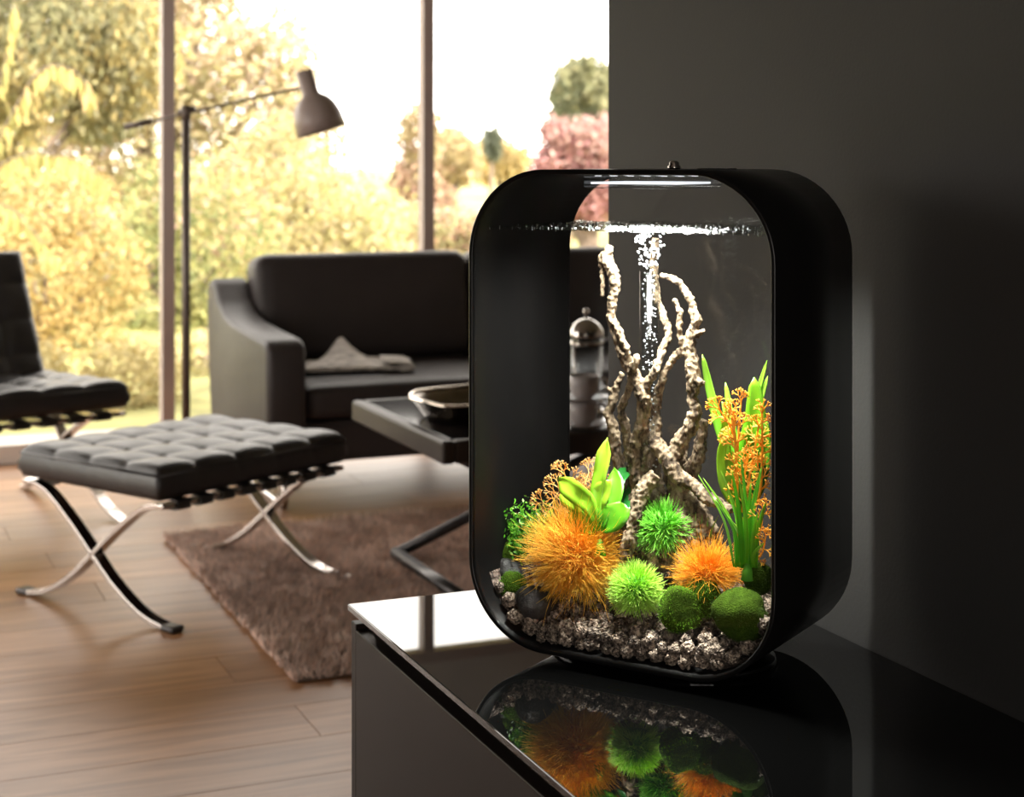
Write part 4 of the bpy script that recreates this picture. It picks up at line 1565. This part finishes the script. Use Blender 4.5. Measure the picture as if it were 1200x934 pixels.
# coffee press
pp = at(687, 480, 4.62)
press = thing('coffee_press', 'glass coffee press with a chrome domed lid on the coffee table', 'coffee press', (pp.x, pp.y, TZ1), -AL)
R_ = .045
MB().lathe([(0, .012), (R_, .012), (R_, .215), (R_ - .002, .215), (R_ - .002, .016), (0, .016)], 32).build('glass_beaker', M_CLEAR, press, sm=True)
MB().lathe([(0, .017), (R_ - .003, .017), (R_ - .003, .10), (0, .10)], 28).build('coffee', M_COFFEE, press, sm=True)
MB().lathe([(0, 0), (R_ + .006, 0), (R_ + .006, .006), (R_ + .002, .011), (0, .011)], 32).build('base_ring', M_CHROME, press, sm=True)
for zz in (.028, .190):
    MB().lathe([(R_ + .0005, zz), (R_ + .003, zz), (R_ + .003, zz + .014), (R_ + .0005, zz + .014), (R_ + .0005, zz)], 32).build('band', M_CHROME, press, sm=True)
for k in range(4):
    a = k * PI / 2 + PI / 4
    c, s = math.cos(a) * (R_ + .002), math.sin(a) * (R_ + .002)
    MB().tube([(c, s, .008), (c, s, .20)], .0028, 6).build('upright', M_CHROME, press, sm=True)
lid = MB().lathe([(R_ + .004, .212), (R_ + .005, .222), (R_ + .002, .236), (R_ * .8, .252), (R_ * .45, .264), (.006, .268), (0, .268)], 32).build('lid', M_CHROME, press, sm=True)
MB().lathe([(.0022, .266), (.0022, .276), (.007, .278), (.0095, .286), (.007, .294), (0, .296)], 20).build('plunger_knob', M_CHROME, lid, sm=True)
MB().tube(spline([(R_ + .002, 0, .205), (R_ + .03, 0, .205), (R_ + .04, 0, .16), (R_ + .034, 0, .10), (R_ + .014, 0, .05), (R_ + .002, 0, .036)]), .0075, 10, flat=.7).build('handle', M_CHINA, press, sm=True)


def cup_set(label_c, label_s, x, y, z, rz):
    s = MB().lathe([(0, .001), (.035, .001), (.04, .004), (.066, .012), (.068, .014), (.065, .0145), (.04, .0075), (0, .006)], 32).build('saucer', M_CHINA, sm=True, loc=(x, y, z))
    tag(s, label_s, 'saucer', 'saucers on the coffee table')
    c = thing('coffee_cup', label_c, 'cup', (x, y, z + .0075), rz, 'coffee cups on the coffee table')
    MB().lathe([(0, .0), (.022, .0), (.024, .004), (.034, .014), (.040, .035), (.042, .062), (.040, .062), (.037, .034), (.031, .016), (0, .008)], 32).build('bowl', M_CHINA, c, sm=True)
    MB().tube(spline([(.038, 0, .05), (.058, 0, .052), (.064, 0, .036), (.056, 0, .02), (.034, 0, .016)]), .0042, 8).build('handle', M_CHINA, c, sm=True)


cp = at(683, 500, 4.36)
cup_set('grey coffee cup on the coffee table, under another cup', 'grey saucer lying on the coffee table', cp.x, cp.y, TZ1, -AL + .2)
cup_set('grey coffee cup stacked on top of another cup', 'grey saucer between two stacked cups', cp.x + .004, cp.y, TZ1 + .0705, -AL + .1)

# ------------------------------------------------------------------ floor lamp
lp = at(218, 130, 6.0)
lamp = thing('floor_lamp', 'taupe floor lamp with a bell shade on a balanced swing arm', 'lamp', (lp.x, lp.y, 0), -AL)
kx = 6.0 / F_PX
pz = lp.z
MB().lathe([(0, 0), (.115, 0), (.12, .006), (.115, .016), (.03, .022), (0, .022)], 40).build('base', M_LAMP_POST, lamp, sm=True)
MB().tube([(0, 0, .02), (0, 0, pz - .015)], .0155, 14).build('pole', M_LAMP_POST, lamp, sm=True)
MB().tube([(0, 0, pz - .03), (0, 0, pz + .02)], .018, 14).tube([(-.03, 0, pz - .008), (.035, 0, pz + .009)], .012, 12).build('joint', M_LAMP_POST, lamp, sm=True)
a0 = Vector(((146 - 218) * kx, 0, pz - (149 - 130) * kx))
a1 = Vector(((352 - 218) * kx, 0, pz + (130 - 103) * kx))
MB().tube([a0, a1], .0055, 10).build('arm', M_LAMP_POST, lamp, sm=True)
MB().tube([a0, a0 + (a1 - a0) * .15], .0115, 12).build('counterweight', M_LAMP_POST, lamp, sm=True)
s0 = Vector(((356 - 218) * kx, 0, pz + (130 - 83) * kx))
s1 = Vector(((377 - 218) * kx, 0, pz - (154 - 130) * kx))
ax = (s1 - s0)
ln = ax.length
q = ax.to_track_quat('Z', 'Y').to_matrix().to_4x4()
Ms = Matrix.Translation(s0) @ q
shade = MB().lathe([(.030, 0), (.032, .001), (.032, .088), (.036, .094), (.060, .112), (.078, .140), (.089, .175), (.095, ln), (.093, ln), (.087, .175), (.076, .141), (.058, .115), (.03, .10), (.03, 0.01), (0, .01)], 40, Ms).build('shade', M_LAMP, lamp, sm=True)
MB().lathe([(0, .10), (.016, .10), (.026, .13), (.029, .15), (.02, .172), (0, .18)], 20, Ms).build('bulb', M_LAMP_IN, lamp, sm=True)

# ------------------------------------------------------------------ garden
struct('ground_lawn', MB().box((-60, WIN_Y + 1.0, -0.35), (140, 190, -0.06)), M_LAWN, 'green garden lawn')
struct('ground_patio', MB().box((-8, WIN_Y + 0.19, -0.3), (14, WIN_Y + 1.0, -0.05)), M_PATIO, 'pale stone terrace outside the window')

rng = np.random.default_rng(12)


def foliage(name, parent, clumps, n, size, cols, droop=0.0, aspect=0.5):
    """leaf blades scattered through ellipsoid clumps (local coordinates)"""
    w = np.array([c[3] * c[4] * c[5] for c in clumps]) ** 0.7
    pick = rng.choice(len(clumps), n, p=w / w.sum())
    C = np.array([c[:3] for c in clumps])[pick]
    Rr = np.array([c[3:6] for c in clumps])[pick]
    d = rng.normal(size=(n, 3))
    d /= np.linalg.norm(d, axis=1)[:, None]
    rad = rng.uniform(.25, 1.05, n) ** 0.5
    P = C + d * Rr * rad[:, None]
    t = rng.normal(size=(n, 3))
    t[:, 2] -= droop
    t /= np.linalg.norm(t, axis=1)[:, None]
    s = np.cross(t, rng.normal(size=(n, 3)))
    s /= np.linalg.norm(s, axis=1)[:, None]
    l = size * rng.uniform(.6, 1.3, n)[:, None]
    V = np.stack([P, P + t * l * .5 + s * l * aspect * .5, P + t * l, P + t * l * .5 - s * l * aspect * .5], axis=1)
    cc = np.array(cols)
    cc = cc * .74 + cc.mean(axis=1, keepdims=True) * .26 + .035
    # patches of one hue: colour chosen by a slow function of the position, plus scatter
    ph = (np.sin(P[:, 0] * 2.1 + P[:, 2] * 1.3) + np.sin(P[:, 1] * 1.7 - P[:, 2] * 2.3)) * .25 + .5 + rng.normal(0, .22, n)
    idx = np.clip((ph * len(cc)).astype(int), 0, len(cc) - 1)
    col = cc[idx] * rng.uniform(.75, 1.2, n)[:, None]
    me = np_mesh(name, V, np.arange(n * 4).reshape(n, 4), np.repeat(np.clip(col, 0, 1), 4, axis=0))
    me.materials.append(M_GARDEN)
    o = bpy.data.objects.new(name, me)
    COL.objects.link(o)
    o.parent = parent
    tag(o, kind='stuff')
    return o


def tree(name, label, cat, px, d, blobs, n, size, cols, trunk=0.06, droop=0, group=None, aspect=.5):
    """blobs: (px, py, rx px, ry px, depth offset) seen from the house"""
    b = at(px, 300, d)
    o = thing(name, label, cat, (b.x, b.y, -0.06), 0, group)
    k = d / F_PX
    cl = []
    for (x, y, rx, ry, dd) in blobs:
        p = at(x, y, d + dd)
        cl.append((p.x - b.x, p.y - b.y, p.z + .06, rx * k, (rx + ry) / 2 * k, ry * k))
    foliage('foliage', o, cl, n, size, cols, droop, aspect)
    mb = MB()
    zt = max(c[2] for c in cl)
    for c in cl:
        top = Vector(c[:3])
        mid = Vector((top.x * .35, top.y * .35, max(.1, top.z * .45)))
        mb.tube(spline([Vector((0, 0, 0)), mid, top], 4), [trunk * (1 - .09 * i) for i in range(9)], 7)
    mb.build('trunk', M_TRUNK, o, sm=True)
    return o


YEL = [(0.42, 0.30, 0.05), (0.50, 0.38, 0.08), (0.36, 0.32, 0.06), (0.28, 0.26, 0.05), (0.52, 0.36, 0.12)]
LIM = [(0.30, 0.32, 0.06), (0.42, 0.40, 0.09), (0.20, 0.24, 0.05), (0.46, 0.38, 0.10), (0.50, 0.28, 0.18)]
PALE = [(0.52, 0.40, 0.20), (0.50, 0.42, 0.16), (0.56, 0.40, 0.28), (0.42, 0.38, 0.14), (0.55, 0.45, 0.22)]
OLV = [(0.16, 0.16, 0.05), (0.26, 0.25, 0.08), (0.34, 0.30, 0.10), (0.22, 0.20, 0.08)]
tree('weeping_tree', 'olive-yellow weeping tree with hanging leaf strands', 'tree', -60, 13.0, [(30, 40, 70, 110, 0), (100, 20, 80, 70, .4), (10, 150, 40, 90, 0), (120, 110, 60, 60, .6), (-70, 60, 80, 160, 0), (150, 60, 70, 70, .5)], 21000, .10, OLV + YEL[:3], .04, 1.6, aspect=.3)
tree('golden_shrub', 'golden yellow shrub behind the lounge chair', 'shrub', 50, 10.6, [(40, 330, 70, 90, 0), (90, 420, 60, 90, 0), (-30, 380, 80, 120, .2), (20, 460, 90, 60, -.3), (130, 320, 45, 60, .3), (60, 240, 80, 60, .3)], 14000, .055, [(0.50, 0.33, 0.05), (0.55, 0.38, 0.08), (0.42, 0.30, 0.05), (0.36, 0.26, 0.05)], .03)
tree('lime_shrub', 'lime yellow leafy shrub behind the first mullion', 'shrub', 220, 12.4, [(170, 330, 70, 100, 0), (230, 420, 70, 70, -.3), (260, 300, 70, 110, 0), (150, 440, 60, 60, 0), (310, 380, 70, 90, 0), (200, 240, 60, 70, .5)], 13000, .065, LIM, .035)
tree('yellow_shrub', 'pale yellow shrub behind the sofa back', 'shrub', 400, 14.4, [(340, 260, 80, 80, 0), (400, 250, 75, 60, .3), (450, 290, 60, 70, 0), (330, 190, 60, 60, .5), (390, 330, 110, 70, 0), (280, 240, 60, 80, .4)], 12000, .07, [(0.52, 0.42, 0.14), (0.55, 0.44, 0.20), (0.44, 0.40, 0.10), (0.50, 0.40, 0.24), (0.36, 0.34, 0.08)], .035)
tree('pale_tree', 'airy pale autumn tree thinning out against the sky', 'tree', 190, 16.0, [(160, 150, 90, 100, 0), (220, 60, 90, 90, 0), (290, 130, 80, 90, 0), (150, 10, 90, 70, 0), (330, 70, 45, 60, 0), (250, -60, 80, 60, 0), (350, 170, 60, 50, 0), (60, 100, 90, 110, 0)], 19000, .10, PALE, .09)
tree('russet_tree', 'small russet tree by the second mullion', 'tree', 492, 17.0, [(492, 160, 24, 40, 0), (485, 220, 30, 40, 0), (505, 240, 26, 30, 0)], 2600, .10, [(0.40, 0.20, 0.14), (0.48, 0.28, 0.18), (0.40, 0.30, 0.12)], .06)
tree('flower_shrub', 'low mixed flowering shrub under the far lawn', 'shrub', 545, 12.0, [(520, 275, 40, 35, 0), (570, 285, 45, 40, 0), (620, 290, 50, 45, 0), (545, 320, 60, 45, 0)], 5500, .06, [(0.40, 0.30, 0.10), (0.30, 0.28, 0.08), (0.52, 0.28, 0.16), (0.50, 0.40, 0.30), (0.22, 0.22, 0.06)], .03)
tree('orange_tree', 'pinkish orange far tree in the hedge line', 'tree', 530, 43.0, [(530, 180, 16, 28, 0), (518, 195, 14, 20, 0), (545, 190, 14, 25, 0)], 2600, .28, [(0.50, 0.30, 0.18), (0.52, 0.38, 0.18), (0.45, 0.34, 0.14)], .12)
tree('golden_tree', 'golden far tree at the end of the hedge line', 'tree', 590, 54.0, [(570, 190, 18, 24, 0), (590, 188, 16, 22, 0), (605, 192, 14, 18, 0)], 2600, .28, [(0.58, 0.38, 0.08), (0.55, 0.42, 0.14), (0.50, 0.36, 0.10)], .12)
tree('dark_spruce', 'tiny dark spruce rising above the hedge line', 'tree', 576, 52.0, [(576, 172, 6, 12, 0), (576, 162, 4, 8, 0)], 700, .3, [(0.06, 0.08, 0.05), (0.10, 0.12, 0.07)], .1)
tree('round_conifer', 'tall rounded green conifer above the pink maple', 'tree', 680, 26.0, [(668, 118, 20, 46, 0), (690, 105, 26, 38, 0), (705, 140, 30, 50, 0), (672, 165, 26, 50, 0), (690, 200, 36, 40, 0)], 9000, .16, [(0.16, 0.17, 0.06), (0.22, 0.22, 0.08), (0.28, 0.26, 0.10), (0.13, 0.15, 0.06)], .18)
tree('pink_maple', 'pink-leaved maple beside the dark wall', 'tree', 695, 18.0, [(672, 165, 38, 22, 0), (660, 190, 36, 20, 0), (700, 175, 40, 38, 0), (690, 225, 46, 40, 0), (640, 205, 22, 12, 0), (650, 150, 18, 12, 0)], 7000, .095, [(0.45, 0.16, 0.18), (0.52, 0.22, 0.22), (0.38, 0.13, 0.14), (0.50, 0.28, 0.24)], .07)
tree('background_shrub', 'mauve-grey shrub standing behind the golden shrubs', 'shrub', 150, 19.0, [(60, 330, 120, 120, 0), (220, 340, 130, 110, 0), (360, 350, 120, 90, 0), (480, 340, 90, 70, 0)], 9000, .10, [(0.16, 0.14, 0.10), (0.24, 0.21, 0.13), (0.20, 0.18, 0.16)], .05)

tree('groundcover_shrub', 'low yellow shrub right outside the window behind the lounge chair', 'shrub', 60, 8.0, [(-20, 490, 90, 45, 0), (70, 500, 80, 40, 0), (150, 455, 70, 60, .4), (20, 440, 70, 50, .5)], 7000, .05, [(0.50, 0.36, 0.07), (0.44, 0.34, 0.08), (0.52, 0.42, 0.14)], .02)
tree('groundcover_shrub', 'low pale shrub right outside the window beside the floor lamp', 'shrub', 250, 9.6, [(215, 440, 50, 45, 0), (260, 430, 50, 55, .3), (330, 430, 70, 60, .4), (420, 420, 80, 70, .4)], 6000, .055, [(0.52, 0.42, 0.16), (0.44, 0.38, 0.10), (0.55, 0.46, 0.28)], .02)

# sumac with hanging leaflets in front of the weeping tree
b = at(-30, 400, 9.5)
su = thing('sumac_shrub', 'sumac branch with rows of hanging yellow leaflets', 'shrub', (b.x, b.y, -.06))
P3 = lambda x, y, d: at(x, y, d) - Vector((b.x, b.y, -.06))
mb = MB()
st = spline([Vector((0, 0, 0)), P3(-35, 320, 9.5), P3(-20, 205, 9.5)], 5)
mb.tube(st, [.02 - .0012 * i for i in range(len(st))], 7)
lf = MB()
random.seed(2)
for pts in ([(-20, 205), (30, 180), (85, 186), (125, 215)], [(-25, 230), (20, 250), (60, 300)], [(-20, 200), (40, 90), (80, 80), (110, 110)], [(-22, 160), (10, 60), (20, 10)]):
    dd = 9.5 + random.uniform(-.2, .2)
    P = spline([P3(x, y, dd) for x, y in pts], 8)
    mb.tube(P, [.006 - .0001 * i for i in range(len(P))], 5)
    for i, p in enumerate(P[3:]):
        for s in (-1, 1):
            c = random.choice([(0.45, 0.38, 0.14), (0.38, 0.34, 0.12), (0.46, 0.34, 0.16), (0.30, 0.28, 0.10)])
            l = random.uniform(.10, .17)
            dr = Vector((random.uniform(-.2, .3), s * .35, -1)).normalized()
            sd = dr.cross(Vector((SA, CA, 0))).normalized()
            a = p + Vector((random.uniform(-.02, .02), s * .02, 0))
            lf.add([a, a + dr * l * .4 + sd * l * .13, a + dr * l, a + dr * l * .4 - sd * l * .13], [(0, 1, 2, 3)], c)
mb.build('branches', M_TRUNK, su, sm=True)
lf.build('leaflets', M_GARDEN, su)
